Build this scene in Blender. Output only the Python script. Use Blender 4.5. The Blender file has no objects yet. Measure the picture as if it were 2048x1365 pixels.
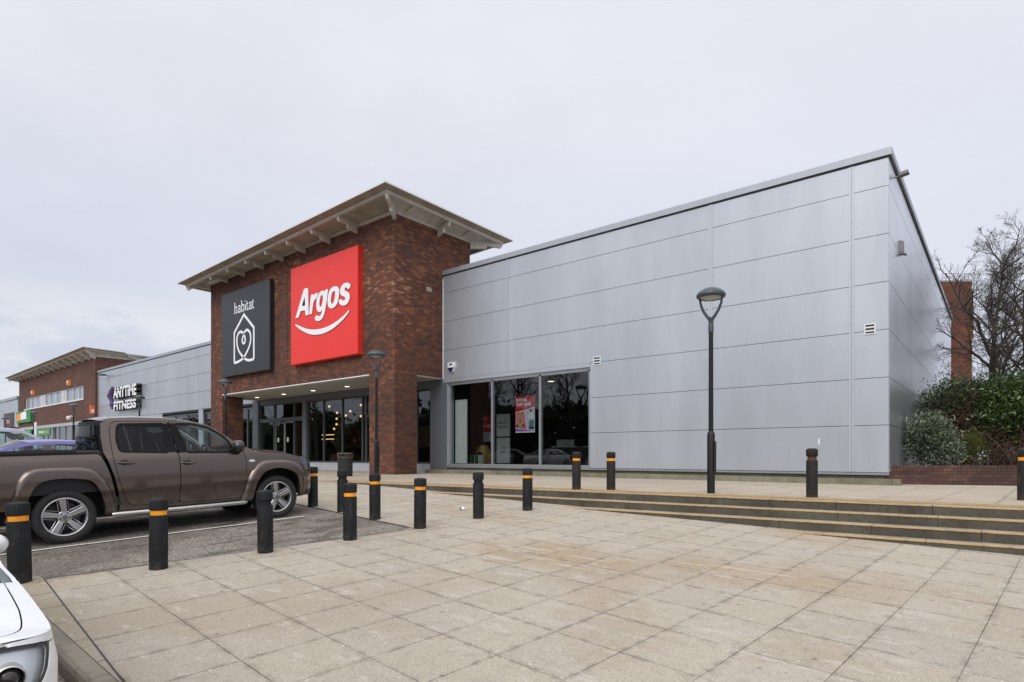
import bpy, math, random
import numpy as np
from mathutils import Vector, Matrix
random.seed(7); rng = np.random.default_rng(7)
scene = bpy.context.scene
COL = scene.collection
PI = math.pi

# ---------------------------------------------------------------- helpers: objects
def link(o, parent=None):
    COL.objects.link(o)
    if parent is not None:
        o.parent = parent
    return o

def tag(o, label=None, cat=None, group=None, kind=None):
    if label: o['label'] = label
    if cat: o['category'] = cat
    if group: o['group'] = group
    if kind: o['kind'] = kind
    return o

def thing(name, label, cat, loc=(0, 0, 0), rz=0.0, group=None):
    o = bpy.data.objects.new(name, None)
    o.empty_display_size = .3
    o.location = loc; o.rotation_euler = (0, 0, rz)
    link(o)
    return tag(o, label, cat, group)

def empty(name, parent, loc=(0, 0, 0)):
    o = bpy.data.objects.new(name, None); o.location = loc
    o.empty_display_size = .1
    return link(o, parent)

def copy_tree(o, parent=None):
    c = o.copy(); COL.objects.link(c)
    c.parent = parent
    for ch in list(o.children):
        copy_tree(ch, c)
    return c

class MB:
    """collects geometry for ONE mesh object"""
    def __init__(s): s.v = []; s.f = []; s.sm = []
    def add(s, vs, fs, smooth=False):
        b = len(s.v); s.v.extend([tuple(map(float, p)) for p in vs])
        for f in fs: s.f.append(tuple(b + i for i in f)); s.sm.append(smooth)
    def box(s, x0, x1, y0, y1, z0, z1):
        s.add([(x0,y0,z0),(x1,y0,z0),(x1,y1,z0),(x0,y1,z0),(x0,y0,z1),(x1,y0,z1),(x1,y1,z1),(x0,y1,z1)],
              [(0,3,2,1),(4,5,6,7),(0,1,5,4),(1,2,6,5),(2,3,7,6),(3,0,4,7)])
    def obox(s, o, ax, ay, az):
        o, ax, ay, az = map(np.array, (o, ax, ay, az))
        c = [o, o+ax, o+ax+ay, o+ay, o+az, o+ax+az, o+ax+ay+az, o+ay+az]
        s.add(c, [(0,3,2,1),(4,5,6,7),(0,1,5,4),(1,2,6,5),(2,3,7,6),(3,0,4,7)])
    def tube(s, pts, rad, n=8, caps=True, smooth=True):
        pts = [Vector(p) for p in pts]; k = len(pts)
        if not hasattr(rad, '__len__'): rad = [rad]*k
        t0 = (pts[1]-pts[0]).normalized()
        u = t0.orthogonal().normalized()
        vs = []; fs = []
        for i, p in enumerate(pts):
            if i == 0: t = pts[1]-pts[0]
            elif i == k-1: t = pts[-1]-pts[-2]
            else: t = (pts[i+1]-pts[i]).normalized()+(pts[i]-pts[i-1]).normalized()
            t.normalize(); u = (u - t*u.dot(t)).normalized(); w = t.cross(u)
            for j in range(n):
                a = 2*PI*j/n
                vs.append(p + (u*math.cos(a)+w*math.sin(a))*rad[i])
        for i in range(k-1):
            for j in range(n):
                fs.append((i*n+j, i*n+(j+1)%n, (i+1)*n+(j+1)%n, (i+1)*n+j))
        s.add(vs, fs, smooth)
        if caps:
            s.add([vs[j] for j in range(n)], [tuple(range(n))[::-1]])
            s.add([vs[(k-1)*n+j] for j in range(n)], [tuple(range(n))])
    def lathe(s, prof, n=24, o=(0,0,0), axis='z', smooth=True):
        vs = []; fs = []; k = len(prof)
        for r, h in prof:
            for j in range(n):
                a = 2*PI*j/n; c, d = r*math.cos(a), r*math.sin(a)
                p = (c, d, h) if axis == 'z' else ((c, h, d) if axis == 'y' else (h, c, d))
                vs.append((p[0]+o[0], p[1]+o[1], p[2]+o[2]))
        for i in range(k-1):
            for j in range(n):
                fs.append((i*n+j, i*n+(j+1)%n, (i+1)*n+(j+1)%n, (i+1)*n+j))
        s.add(vs, fs, smooth)
    def grid(s, fn, us, vs_, smooth=True):
        nu, nv = len(us), len(vs_)
        P = [fn(u, v) for u in us for v in vs_]
        s.add(P, [(i*nv+j, (i+1)*nv+j, (i+1)*nv+j+1, i*nv+j+1) for i in range(nu-1) for j in range(nv-1)], smooth)
    def ribbon(s, pts, w, fn, layer=0.0, closed=False):
        """flat stroke in a plane; fn(u,v,h)->3d; w half width"""
        P = np.array(pts, float); n = len(P)
        if not hasattr(w, '__len__'): w = [w]*n
        L = []; R = []
        for i in range(n):
            a = P[i]-P[i-1] if (i > 0 or closed) else P[1]-P[0]
            b = P[(i+1) % n]-P[i] if (i < n-1 or closed) else P[-1]-P[-2]
            a = a/(np.linalg.norm(a)+1e-9); b = b/(np.linalg.norm(b)+1e-9)
            t = a+b; t = t/(np.linalg.norm(t)+1e-9); nn = np.array([-t[1], t[0]])
            k = 1/max(.45, float(abs(nn @ np.array([-a[1], a[0]]))))
            L.append(P[i]+nn*w[i]*k); R.append(P[i]-nn*w[i]*k)
        vs = [fn(p[0], p[1], layer) for p in L]+[fn(p[0], p[1], layer) for p in R]
        m = n if closed else n-1
        s.add(vs, [(i, (i+1) % n, n+(i+1) % n, n+i) for i in range(m)])
    def build(s, name, mat, parent=None, sharp=35, loc=None):
        me = bpy.data.meshes.new(name)
        me.from_pydata(s.v, [], s.f)
        me.polygons.foreach_set('use_smooth', np.array(s.sm, dtype=bool))
        me.update()
        if any(s.sm): me.set_sharp_from_angle(angle=math.radians(sharp))
        o = bpy.data.objects.new(name, me); me.materials.append(mat)
        if loc is not None: o.location = loc
        return link(o, parent)

def catmull(pts, k=6, closed=True):
    P = [np.array(p, float) for p in pts]; n = len(P); out = []
    rngi = range(n) if closed else range(n-1)
    for i in rngi:
        if closed: a, b, c, d = P[i-1], P[i], P[(i+1) % n], P[(i+2) % n]
        else: a, b, c, d = P[max(i-1, 0)], P[i], P[i+1], P[min(i+2, n-1)]
        for j in range(k):
            t = j/k
            out.append(.5*((2*b)+(c-a)*t+(2*a-5*b+4*c-d)*t*t+(3*b-a-3*c+d)*t**3))
    if not closed: out.append(P[-1])
    return np.array(out)

def rounded(pts, r=.03, k=4):
    """polygon with its corners rounded by radius-like cut r"""
    P = [np.array(p, float) for p in pts]; n = len(P); out = []
    for i in range(n):
        a, b, c = P[i-1], P[i], P[(i+1) % n]
        la, lc = np.linalg.norm(a-b), np.linalg.norm(c-b)
        q = min(r, la*.45, lc*.45)
        p0 = b+(a-b)/la*q; p1 = b+(c-b)/lc*q
        for j in range(k+1):
            t = j/k; out.append((1-t)**2*p0+2*t*(1-t)*b+t*t*p1)
    return np.array(out)

# ------------------------------------------------- signed distances and panels cut out of a curved skin
def sdf_poly(poly):
    P = np.array(poly, float)
    def f(x, z):
        d = np.full(x.shape, 1e9); ins = np.zeros(x.shape, bool)
        for i in range(len(P)):
            ax, az = P[i-1]; bx, bz = P[i]
            ex, ez = bx-ax, bz-az; wx, wz = x-ax, z-az
            t = np.clip((wx*ex+wz*ez)/(ex*ex+ez*ez+1e-12), 0, 1)
            d = np.minimum(d, (wx-ex*t)**2+(wz-ez*t)**2)
            c = (az > z) != (bz > z)
            with np.errstate(divide='ignore', invalid='ignore'):
                xi = ex*(z-az)/(ez if abs(ez) > 1e-12 else 1e-12)+ax
            ins ^= c & (x < xi)
        d = np.sqrt(d)
        return np.where(ins, -d, d)
    return f
def sub(a, *bs):
    def f(x, z):
        r = a(x, z)
        for b in bs: r = np.maximum(r, -b(x, z))
        return r
    return f
def inter(a, *bs):
    def f(x, z):
        r = a(x, z)
        for b in bs: r = np.maximum(r, b(x, z))
        return r
    return f
def grow(a, g): return lambda x, z: a(x, z)-g
def circ(cx, cz, r): return lambda x, z: np.hypot(x-cx, z-cz)-r

def march(f, x0, x1, z0, z1, step):
    xs = np.linspace(x0, x1, max(2, int(round((x1-x0)/step))+1)); zs = np.linspace(z0, z1, max(2, int(round((z1-z0)/step))+1))
    X, Z = np.meshgrid(xs, zs, indexing='ij'); D = f(X, Z)
    ins = D < 0; vid = {}; V = []; F = []
    def vert(i, j):
        k = (i, j)
        if k not in vid: vid[k] = len(V); V.append((xs[i], zs[j]))
        return vid[k]
    def edge(i, j, a, b):
        k = (i, j, a, b) if (i, j) < (a, b) else (a, b, i, j)
        if k not in vid:
            d0, d1 = D[k[0], k[1]], D[k[2], k[3]]; t = d0/(d0-d1)
            t = min(max(t, .02), .98)
            vid[k] = len(V); V.append((xs[k[0]]+(xs[k[2]]-xs[k[0]])*t, zs[k[1]]+(zs[k[3]]-zs[k[1]])*t))
        return vid[k]
    any_ = ins[:-1,:-1] | ins[1:,:-1] | ins[:-1,1:] | ins[1:,1:]
    for i, j in zip(*np.nonzero(any_)):
        c = [(i, j), (i+1, j), (i+1, j+1), (i, j+1)]
        poly = []
        for k in range(4):
            a = c[k]; b = c[(k+1) % 4]
            if ins[a]: poly.append(vert(*a))
            if ins[a] != ins[b]: poly.append(edge(*a, *b))
        if len(poly) >= 3: F.append(tuple(poly))
    return V, F

def panel(mb, f, box, step, M, lip=None):
    """skin over the region f<0 mapped by M(s,z)->xyz, with its cut edges turned inward by vector function lip"""
    V, F = march(f, *box, step)
    if not F: return
    P = [M(a, b) for a, b in V]
    mb.add(P, F, True)
    if lip is not None:
        cnt = {}
        for fc in F:
            for i in range(len(fc)):
                a, b = fc[i], fc[(i+1) % len(fc)]
                if (b, a) in cnt: del cnt[(b, a)]
                else: cnt[(a, b)] = 1
        for a, b in cnt:
            pa, pb = np.array(P[a]), np.array(P[b])
            mb.add([pa, pb, pb+lip(*V[b]), pa+lip(*V[a])], [(0, 1, 2, 3)], False)

# ---------------------------------------------------------------- helpers: materials
class G:
    def __init__(s, name):
        s.mat = bpy.data.materials.new(name); s.mat.use_nodes = True
        s.t = s.mat.node_tree; s.t.nodes.clear()
        s.out = s.t.nodes.new('ShaderNodeOutputMaterial')
    def n(s, typ, ins=None, **kw):
        nd = s.t.nodes.new(typ)
        for k, v in kw.items(): setattr(nd, k, v)
        if ins:
            for k, v in ins.items():
                if isinstance(v, bpy.types.NodeSocket): s.t.links.new(v, nd.inputs[k])
                else: nd.inputs[k].default_value = v
        return nd
    def m(s, op, a, b=None, c=None):
        nd = s.t.nodes.new('ShaderNodeMath'); nd.operation = op
        for i, v in enumerate((a, b, c)):
            if v is None: continue
            if isinstance(v, bpy.types.NodeSocket): s.t.links.new(v, nd.inputs[i])
            else: nd.inputs[i].default_value = v
        return nd.outputs[0]
    def dot(s, p, v):
        nd = s.n('ShaderNodeVectorMath', {0: p, 1: v}, operation='DOT_PRODUCT'); return nd.outputs['Value']
    def pos(s): return s.n('ShaderNodeNewGeometry').outputs['Position']
    def obj(s): return s.n('ShaderNodeTexCoord').outputs['Object']
    def noise(s, vec, scale, detail=3, rough=.55, col=False):
        nd = s.n('ShaderNodeTexNoise', {'Vector': vec, 'Scale': scale, 'Detail': detail, 'Roughness': rough})
        return nd.outputs['Color' if col else 'Fac']
    def white(s, a, b=None, c=0.0):
        x = s.n('ShaderNodeCombineXYZ', {0: a, 1: b if b is not None else 0.0, 2: c}).outputs[0]
        return s.n('ShaderNodeTexWhiteNoise', {'Vector': x}, noise_dimensions='3D').outputs['Value']
    def ramp(s, fac, stops, interp='LINEAR'):
        nd = s.n('ShaderNodeValToRGB', {'Fac': fac}); cr = nd.color_ramp; cr.interpolation = interp
        while len(cr.elements) < len(stops): cr.elements.new(.5)
        for e, (p, c) in zip(cr.elements, stops):
            e.position = p; e.color = (*c, 1) if len(c) == 3 else c
        return nd.outputs['Color']
    def mix(s, fac, a, b, mode='MIX'):
        nd = s.n('ShaderNodeMix', data_type='RGBA', blend_type=mode)
        for i, v in ((0, fac), (6, a), (7, b)):
            if isinstance(v, bpy.types.NodeSocket): s.t.links.new(v, nd.inputs[i])
            else: nd.inputs[i].default_value = v if i == 0 else ((*v, 1) if len(v) == 3 else v)
        return nd.outputs[2]
    def step(s, x, e0, e1):
        nd = s.n('ShaderNodeMapRange', {'Value': x, 'From Min': e0, 'From Max': e1, 'To Min': 0.0, 'To Max': 1.0}, interpolation_type='SMOOTHSTEP')
        return nd.outputs[0]
    def bump(s, h, strength=.3, dist=.01, normal=None):
        i = {'Height': h, 'Strength': strength, 'Distance': dist}
        if normal is not None: i['Normal'] = normal
        return s.n('ShaderNodeBump', i).outputs[0]
    def bsdf(s, col, rough=.5, metal=0.0, normal=None, coat=0.0, spec=.5, **kw):
        i = {'Base Color': col if isinstance(col, bpy.types.NodeSocket) else (*col, 1), 'Roughness': rough, 'Metallic': metal,
             'Coat Weight': coat, 'Specular IOR Level': spec}
        i.update(kw)
        if normal is not None: i['Normal'] = normal
        nd = s.n('ShaderNodeBsdfPrincipled', i)
        s.t.links.new(nd.outputs[0], s.out.inputs[0]); return s.mat

def simple(name, col, rough=.5, metal=0.0, var=.12, scale=6.0, bump=0.0, bscale=120.0, coat=0.0, spec=.5):
    g = G(name); p = g.obj()
    n = g.noise(p, scale, 4)
    lo = tuple(c*(1-var) for c in col); hi = tuple(min(1, c*(1+var)) for c in col)
    c = g.ramp(n, [(.25, lo), (.75, hi)])
    r = g.m('ADD', g.m('MULTIPLY', n, .15), rough-.075)
    nm = g.bump(g.noise(p, bscale, 2), bump, .004) if bump else None
    return g.bsdf(c, r, metal, nm, coat, spec)

def emis(name, col, strength):
    g = G(name); e = g.n('ShaderNodeEmission', {'Color': (*col, 1), 'Strength': strength})
    g.t.links.new(e.outputs[0], g.out.inputs[0]); return g.mat

def glass(name, tint=(.6, .62, .62), ior=1.5, gloss=(1, 1, 1), rough=0.0):
    # the Fresnel node inverts its index on back faces; undo that so both sides of a thin pane reflect alike
    g = G(name)
    tr = g.n('ShaderNodeBsdfTransparent', {'Color': (*tint, 1)})
    gl = g.n('ShaderNodeBsdfGlossy', {'Color': (*gloss, 1), 'Roughness': rough})
    bf = g.n('ShaderNodeNewGeometry').outputs['Backfacing']
    fr = g.n('ShaderNodeFresnel', {'IOR': g.m('ADD', ior, g.m('MULTIPLY', bf, 1/ior-ior))})
    mx = g.n('ShaderNodeMixShader', {0: fr.outputs[0], 1: tr.outputs[0], 2: gl.outputs[0]})
    g.t.links.new(mx.outputs[0], g.out.inputs[0]); return g.mat

def text(name, body, loc, size, mat, parent=None, extrude=.01, xs=1.0, align='LEFT', rot=(PI/2, 0, 0), shear=0.0, bold=0.0, space=1.0):
    cu = bpy.data.curves.new(name, 'FONT'); cu.body = body; cu.size = size; cu.extrude = extrude
    cu.align_x = align; cu.shear = shear; cu.offset = bold; cu.space_character = space; cu.resolution_u = 4
    t = bpy.data.objects.new('tmp', cu); COL.objects.link(t)
    bpy.context.view_layer.update()
    me = bpy.data.meshes.new_from_object(t.evaluated_get(bpy.context.evaluated_depsgraph_get()))
    bpy.data.objects.remove(t); bpy.data.curves.remove(cu)
    me.materials.clear(); me.materials.append(mat); me.name = name
    me.transform(Matrix.Diagonal((xs, 1, 1, 1)))
    o = bpy.data.objects.new(name, me); o.location = loc; o.rotation_euler = rot
    return link(o, parent)

def outline(name, loops, mat, parent, loc, extrude=.02, offset=0.0):
    """flat letters from closed loops in the XZ plane facing -Y (holes are filled as holes)"""
    cu = bpy.data.curves.new(name, 'CURVE'); cu.dimensions = '2D'; cu.fill_mode = 'BOTH'; cu.extrude = extrude; cu.offset = offset
    for lp in loops:
        sp = cu.splines.new('POLY'); sp.points.add(len(lp)-1); sp.use_cyclic_u = True
        for i, p in enumerate(lp): sp.points[i].co = (p[0], p[1], 0, 1)
    t = bpy.data.objects.new('tmp', cu); COL.objects.link(t); bpy.context.view_layer.update()
    me = bpy.data.meshes.new_from_object(t.evaluated_get(bpy.context.evaluated_depsgraph_get()))
    bpy.data.objects.remove(t); bpy.data.curves.remove(cu)
    me.materials.clear(); me.materials.append(mat); me.name = name
    o = bpy.data.objects.new(name, me); o.location = loc; o.rotation_euler = (PI/2, 0, 0)
    return link(o, parent)

# ---------------------------------------------------------------- materials
def brick_mat(name, h=.088, l=.265, stops=None, scale_low=.35, mortar=(.06, .048, .042), diag=None):
    g = G(name); p = g.pos(); sx = g.n('ShaderNodeSeparateXYZ', {0: p})
    u = g.m('ADD', sx.outputs[0], sx.outputs[1]) if diag is None else g.dot(p, diag)
    z = sx.outputs[2]
    v = g.m('DIVIDE', z, h); row = g.m('FLOOR', v); fv = g.m('FRACT', v)
    uu = g.m('ADD', g.m('DIVIDE', u, l), g.m('MULTIPLY', g.m('MODULO', row, 2.0), .5))
    cl = g.m('FLOOR', uu); fu = g.m('FRACT', uu)
    r = g.white(row, cl); r2 = g.white(row, cl, 5.0)
    low = g.noise(p, scale_low, 4, .6)
    # clusters of redder and darker bricks
    q = g.m('ADD', g.m('MULTIPLY', r, .62), g.m('MULTIPLY', g.m('SUBTRACT', low, .36), 1.3))
    c = g.ramp(q, stops or [(.0, (.040, .027, .024)), (.28, (.078, .036, .027)), (.52, (.130, .051, .032)), (.74, (.205, .074, .039)), (.91, (.36, .145, .072)), (1, (.48, .29, .19))])
    c = g.mix(.38, c, g.mix(g.step(g.noise(p, 1.3, 4, .6), .4, .62), (.085, .038, .028), (.155, .064, .038)), 'MIX')
    run = g.noise(g.n('ShaderNodeMapping', {'Vector': p, 'Scale': (1.0, 1.0, .1)}).outputs[0], 3.0, 5, .7)
    c = g.mix(g.m('MULTIPLY', g.step(run, .52, .64), .28), c, (.05, .035, .03))
    mu = g.m('MINIMUM', fu, g.m('SUBTRACT', 1.0, fu)); mv = g.m('MINIMUM', fv, g.m('SUBTRACT', 1.0, fv))
    mm = g.m('MINIMUM', g.m('MULTIPLY', mu, l), g.m('MULTIPLY', mv, h))
    jm = g.step(mm, .003, .008)
    c = g.mix(jm, mortar, c)
    nb = g.bump(g.m('ADD', jm, g.m('MULTIPLY', g.noise(p, 90, 3), .5)), .5, .006)
    return g.bsdf(c, .85, 0, nb, spec=.3)

M = {}
M['brick'] = brick_mat('dark_multi_brick')
M['brick_far'] = brick_mat('far_brick', stops=[(.0, (.075, .045, .042)), (.4, (.12, .06, .05)), (.7, (.17, .075, .058)), (1, (.26, .13, .09))], mortar=(.10, .075, .065))
M['brick_plant'] = brick_mat('planter_brick', h=.083, l=.25, stops=[(.0, (.045, .034, .034)), (.4, (.080, .052, .046)), (.75, (.13, .072, .058)), (1, (.20, .12, .09))], mortar=(.035, .030, .027), diag=(.774, .633, 0))
M['brick_back'] = brick_mat('stair_tower_brick', stops=[(.0, (.085, .035, .025)), (.4, (.15, .052, .032)), (.7, (.21, .07, .04)), (1, (.30, .12, .07))], mortar=(.10, .06, .05))

def cladding(name, base, rough, metal, rib=.5):
    g = G(name); p = g.pos(); z = g.n('ShaderNodeSeparateXYZ', {0: p}).outputs[2]
    n = g.noise(g.n('ShaderNodeMapping', {'Vector': p, 'Scale': (.5, .5, .12)}).outputs[0], 1.6, 5, .6)
    c = g.ramp(n, [(.32, tuple(x*.90 for x in base)), (.68, tuple(x*1.06 for x in base))])
    st = g.noise(g.n('ShaderNodeMapping', {'Vector': p, 'Scale': (3.0, 3.0, .16)}).outputs[0], 2.4, 5, .7)
    c = g.mix(g.m('MULTIPLY', g.step(st, .52, .66), .08), c, tuple(x*.62 for x in base))
    w = g.m('SINE', g.m('MULTIPLY', z, 2*PI/.05))
    h = g.m('ADD', g.m('MULTIPLY', w, .5), g.m('MULTIPLY', g.noise(p, .9, 2), 3.0))
    return g.bsdf(c, g.m('ADD', g.m('MULTIPLY', n, .12), rough-.06), metal, g.bump(h, rib, .004))
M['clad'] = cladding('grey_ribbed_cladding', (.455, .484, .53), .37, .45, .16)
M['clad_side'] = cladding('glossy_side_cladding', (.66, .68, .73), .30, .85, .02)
M['clad_dark'] = simple('grey_trim_metal', (.135, .15, .165), .45, .3, .08)
M['coping'] = simple('coping_grey_metal', (.37, .395, .435), .45, .4, .06, 2)
M['joint'] = simple('dark_joint', (.03, .032, .037), .7, 0, .1)
M['alu'] = simple('anodised_frame', (.30, .315, .33), .4, .5, .06)
M['frame_dark'] = simple('dark_grey_frame', (.075, .085, .092), .45, .2, .1)
M['sillgrey'] = simple('pale_grey_render', (.40, .42, .45), .7, 0, .1, 3)
M['white'] = simple('white_paint', (.72, .73, .75), .5, 0, .05)
M['rafter'] = simple('cream_steel_rafter', (.50, .47, .41), .55, .1, .16, 2.5)
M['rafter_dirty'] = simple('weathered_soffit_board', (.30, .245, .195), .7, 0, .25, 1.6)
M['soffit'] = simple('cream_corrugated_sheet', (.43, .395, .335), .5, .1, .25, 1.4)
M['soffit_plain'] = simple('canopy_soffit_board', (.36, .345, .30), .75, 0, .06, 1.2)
M['roofmetal'] = simple('roof_sheet_metal', (.40, .39, .375), .45, .4, .1)
M['roofedge'] = simple('pale_roof_edge', (.66, .65, .62), .5, .1, .08)
M['trimlight'] = simple('pale_joint_trim', (.455, .48, .53), .4, .4, .05)
M['shopglass'] = glass('shop_glass', (.78, .81, .80), 1.5)
M['upperglass'] = simple('painted_reflection_glass', (.34, .40, .44), .12, .4, .35, .5)  # opaque pane; its pale blue-grey colour paints in the reflected sky
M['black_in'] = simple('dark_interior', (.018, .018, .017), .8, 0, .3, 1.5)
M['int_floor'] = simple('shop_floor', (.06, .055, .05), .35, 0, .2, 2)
M['int_brown'] = simple('warm_shop_fitting', (.16, .085, .04), .6, 0, .3, 1.2)
M['red_sign'] = simple('red_sign_acrylic', (.80, .032, .022), .42, 0, .03, 1.0)
M['black_sign'] = simple('charcoal_sign_acrylic', (.019, .022, .025), .42, 0, .08, 1.0)
M['sign_side_red'] = simple('red_sign_return', (.55, .012, .012), .4, 0, .05)
M['letter_white'] = simple('white_acrylic_letter', (.86, .87, .90), .35, 0, .02)
M['letter_edge'] = simple('letter_dark_edge', (.17, .03, .03), .5, 0, .1)
M['bulb'] = emis('warm_bulb', (1, .60, .26), 1.8)
M['downlight'] = emis('downlight_lens', (1, .93, .78), 2.2)

def paving(name, ad, bd, a0, b0, da, db, base, stain, joint=.0040, tone=.065, speck=True, patches=()):
    g = G(name); p = g.pos()
    a = g.m('DIVIDE', g.m('SUBTRACT', g.dot(p, ad), a0), da); b = g.m('DIVIDE', g.m('SUBTRACT', g.dot(p, bd), b0), db)
    ia, fa, ib, fb = g.m('FLOOR', a), g.m('FRACT', a), g.m('FLOOR', b), g.m('FRACT', b)
    r = g.white(ia, ib); r2 = g.white(ia, ib, 3.0)
    n1 = g.noise(p, .55, 5, .62); n2 = g.noise(p, 7, 5, .65); n3 = g.noise(p, 95, 3, .7); n4 = g.noise(p, 330, 2, .7)
    lo = tuple(x*(1-tone) for x in base); hi = tuple(x*(1+tone*.7) for x in base)
    c = g.mix(r, lo, hi)
    c = g.mix(g.m('MULTIPLY', r2, .28), c, tuple(x*y for x, y in zip(base, (1.0, .93, .82))))
    c = g.mix(g.m('MULTIPLY', g.step(n1, .47, .60), .55), c, stain)
    for cx, cy, rx, ry, k in patches:      # old ochre spill stains with pale scrapes through them
        sp = g.n('ShaderNodeSeparateXYZ', {0: p})
        dx = g.m('DIVIDE', g.m('SUBTRACT', sp.outputs[0], cx), rx); dy = g.m('DIVIDE', g.m('SUBTRACT', sp.outputs[1], cy), ry)
        dd_ = g.m('ADD', g.m('SQRT', g.m('ADD', g.m('MULTIPLY', dx, dx), g.m('MULTIPLY', dy, dy))), g.m('MULTIPLY', g.m('SUBTRACT', g.noise(p, 1.6, 5, .65), .5), 1.6))
        mk_ = g.step(dd_, 1.05, .45)
        c = g.mix(g.m('MULTIPLY', mk_, .72*k), c, (.335, .235, .125))
        w_ = g.noise(g.n('ShaderNodeMapping', {'Vector': p, 'Rotation': (0, 0, .95), 'Scale': (.9, 7.0, 1)}).outputs[0], 1.4, 4, .6)
        c = g.mix(g.m('MULTIPLY', g.m('MULTIPLY', mk_, g.step(w_, .56, .61)), .6), c, (.56, .53, .48))
    c = g.mix(g.m('MULTIPLY', g.step(n2, .49, .66), .34), c, tuple(x*.60 for x in base))
    big = g.noise(p, .16, 4, .6)
    c = g.mix(g.m('MULTIPLY', g.step(big, .44, .60), .30), c, tuple(x*y for x, y in zip(base, (.74, .73, .72))))
    pale = g.noise(g.n('ShaderNodeMapping', {'Vector': p, 'Rotation': (0, 0, .6), 'Scale': (1.0, 3.2, 1)}).outputs[0], 1.9, 6, .72)
    c = g.mix(g.m('MULTIPLY', g.step(pale, .56, .63), .50), c, (.52, .49, .45))
    n5 = g.noise(p, 38, 4, .75)
    c = g.mix(g.m('MULTIPLY', g.step(n5, .51, .62), .40), c, tuple(x*.58 for x in base))
    c = g.mix(g.m('MULTIPLY', g.step(n3, .51, .62), .50), c, tuple(x*.45 for x in base))
    c = g.mix(g.m('MULTIPLY', g.step(n3, .48, .38), .40), c, tuple(min(1, x*1.45) for x in base))
    if speck:
        vo = g.n('ShaderNodeTexVoronoi', {'Vector': p, 'Scale': 9.0, 'Randomness': 1.0})
        sel = g.step(g.n('ShaderNodeSeparateColor', {0: vo.outputs['Color']}).outputs[0], .80, .82)
        nd = g.m('ADD', vo.outputs['Distance'], g.m('MULTIPLY', g.m('SUBTRACT', g.noise(p, 60, 2), .5), .12))
        c = g.mix(g.m('MULTIPLY', g.m('MULTIPLY', sel, g.step(nd, .13, .07)), .75), c, (.64, .62, .60))
        vo2 = g.n('ShaderNodeTexVoronoi', {'Vector': p, 'Scale': 5.3, 'Randomness': 1.0})
        sel2 = g.step(g.n('ShaderNodeSeparateColor', {0: vo2.outputs['Color']}).outputs[1], .72, .74)
        nd2 = g.m('ADD', vo2.outputs['Distance'], g.m('MULTIPLY', g.m('SUBTRACT', g.noise(p, 45, 3), .5), .30))
        c = g.mix(g.m('MULTIPLY', g.m('MULTIPLY', sel2, g.step(nd2, .17, .06)), .6), c, (.13, .095, .065))
    ma = g.m('MULTIPLY', g.m('MINIMUM', fa, g.m('SUBTRACT', 1.0, fa)), da); mb_ = g.m('MULTIPLY', g.m('MINIMUM', fb, g.m('SUBTRACT', 1.0, fb)), db)
    mm = g.m('ADD', g.m('MINIMUM', ma, mb_), g.m('MULTIPLY', g.m('SUBTRACT', g.noise(p, 24, 3), .5), .007))
    line = g.step(mm, joint, joint*.45)
    nearj = g.m('MULTIPLY', g.step(mm, .06, .005), g.m('MULTIPLY', g.step(n2, .42, .60), .30))
    c = g.mix(nearj, c, (.085, .075, .055))
    vis = g.m('ADD', .55, g.m('MULTIPLY', g.step(g.noise(p, 1.1, 2), .38, .6), .45))
    c = g.mix(g.m('MULTIPLY', line, vis), c, (.022, .021, .018))
    h = g.m('ADD', g.m('ADD', g.m('MULTIPLY', n3, .8), g.m('MULTIPLY', n4, .7)), g.m('MULTIPLY', line, -2.5))
    ro = g.m('ADD', .62, g.m('MULTIPLY', n2, .25))
    return g.bsdf(c, ro, 0, g.bump(h, .45, .006), spec=.35)
M['paving'] = paving('plaza_paving', (.083, .9965, 0), (.9965, -.083, 0), 2.408, -.635, .670, .625, (.415, .372, .316), (.335, .257, .172), patches=((-4.6, 6.3, 1.5, .9, 1.0), (-2.2, 6.9, 1.2, .7, .7), (-7.0, 8.2, 1.6, .6, .5)))
M['edging'] = paving('edging_paving', (.0, 1.0, 0), (.9965, -.083, 0), 1.0, -.9, 3.0, .60, (.39, .345, .285), (.30, .235, .15))
M['terrace'] = paving('terrace_paving', (.057, .998, 0), (.998, -.057, 0), 11.62, .05, .95, .80, (.44, .385, .315), (.38, .295, .20), .005, .06, True)

def asphalt():
    g = G('asphalt'); p = g.pos()
    n1 = g.noise(p, .5, 5, .6); n2 = g.noise(p, 5, 5, .65)
    vo = g.n('ShaderNodeTexVoronoi', {'Vector': p, 'Scale': 75.0}); agg = g.n('ShaderNodeSeparateColor', {0: vo.outputs['Color']}).outputs[0]
    c = g.ramp(agg, [(0, (.11, .10, .09)), (.45, (.205, .182, .158)), (.8, (.31, .277, .24)), (1, (.50, .455, .40))])
    c = g.mix(g.m('MULTIPLY', g.step(n1, .47, .57), .6), c, (.105, .088, .072))
    st = g.noise(g.n('ShaderNodeMapping', {'Vector': p, 'Rotation': (0, 0, .15), 'Scale': (1.0, .35, 1)}).outputs[0], 2.3, 5, .65)
    c = g.mix(g.m('MULTIPLY', g.step(st, .5, .60), .75), c, (.050, .042, .034))
    c = g.mix(g.m('MULTIPLY', g.step(n2, .5, .75), .3), c, (.235, .20, .165))
    n6 = g.noise(p, 26, 4, .75)
    c = g.mix(g.m('MULTIPLY', g.step(n6, .51, .60), .55), c, (.070, .060, .050))
    c = g.mix(g.m('MULTIPLY', g.step(n6, .46, .36), .5), c, (.40, .365, .325))
    h = g.m('ADD', agg, g.noise(p, 160, 2))
    return g.bsdf(c, g.m('SUBTRACT', .86, g.m('MULTIPLY', g.step(st, .5, .66), .25)), 0, g.bump(h, .8, .008), spec=.35)
M['asphalt'] = asphalt()

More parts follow.
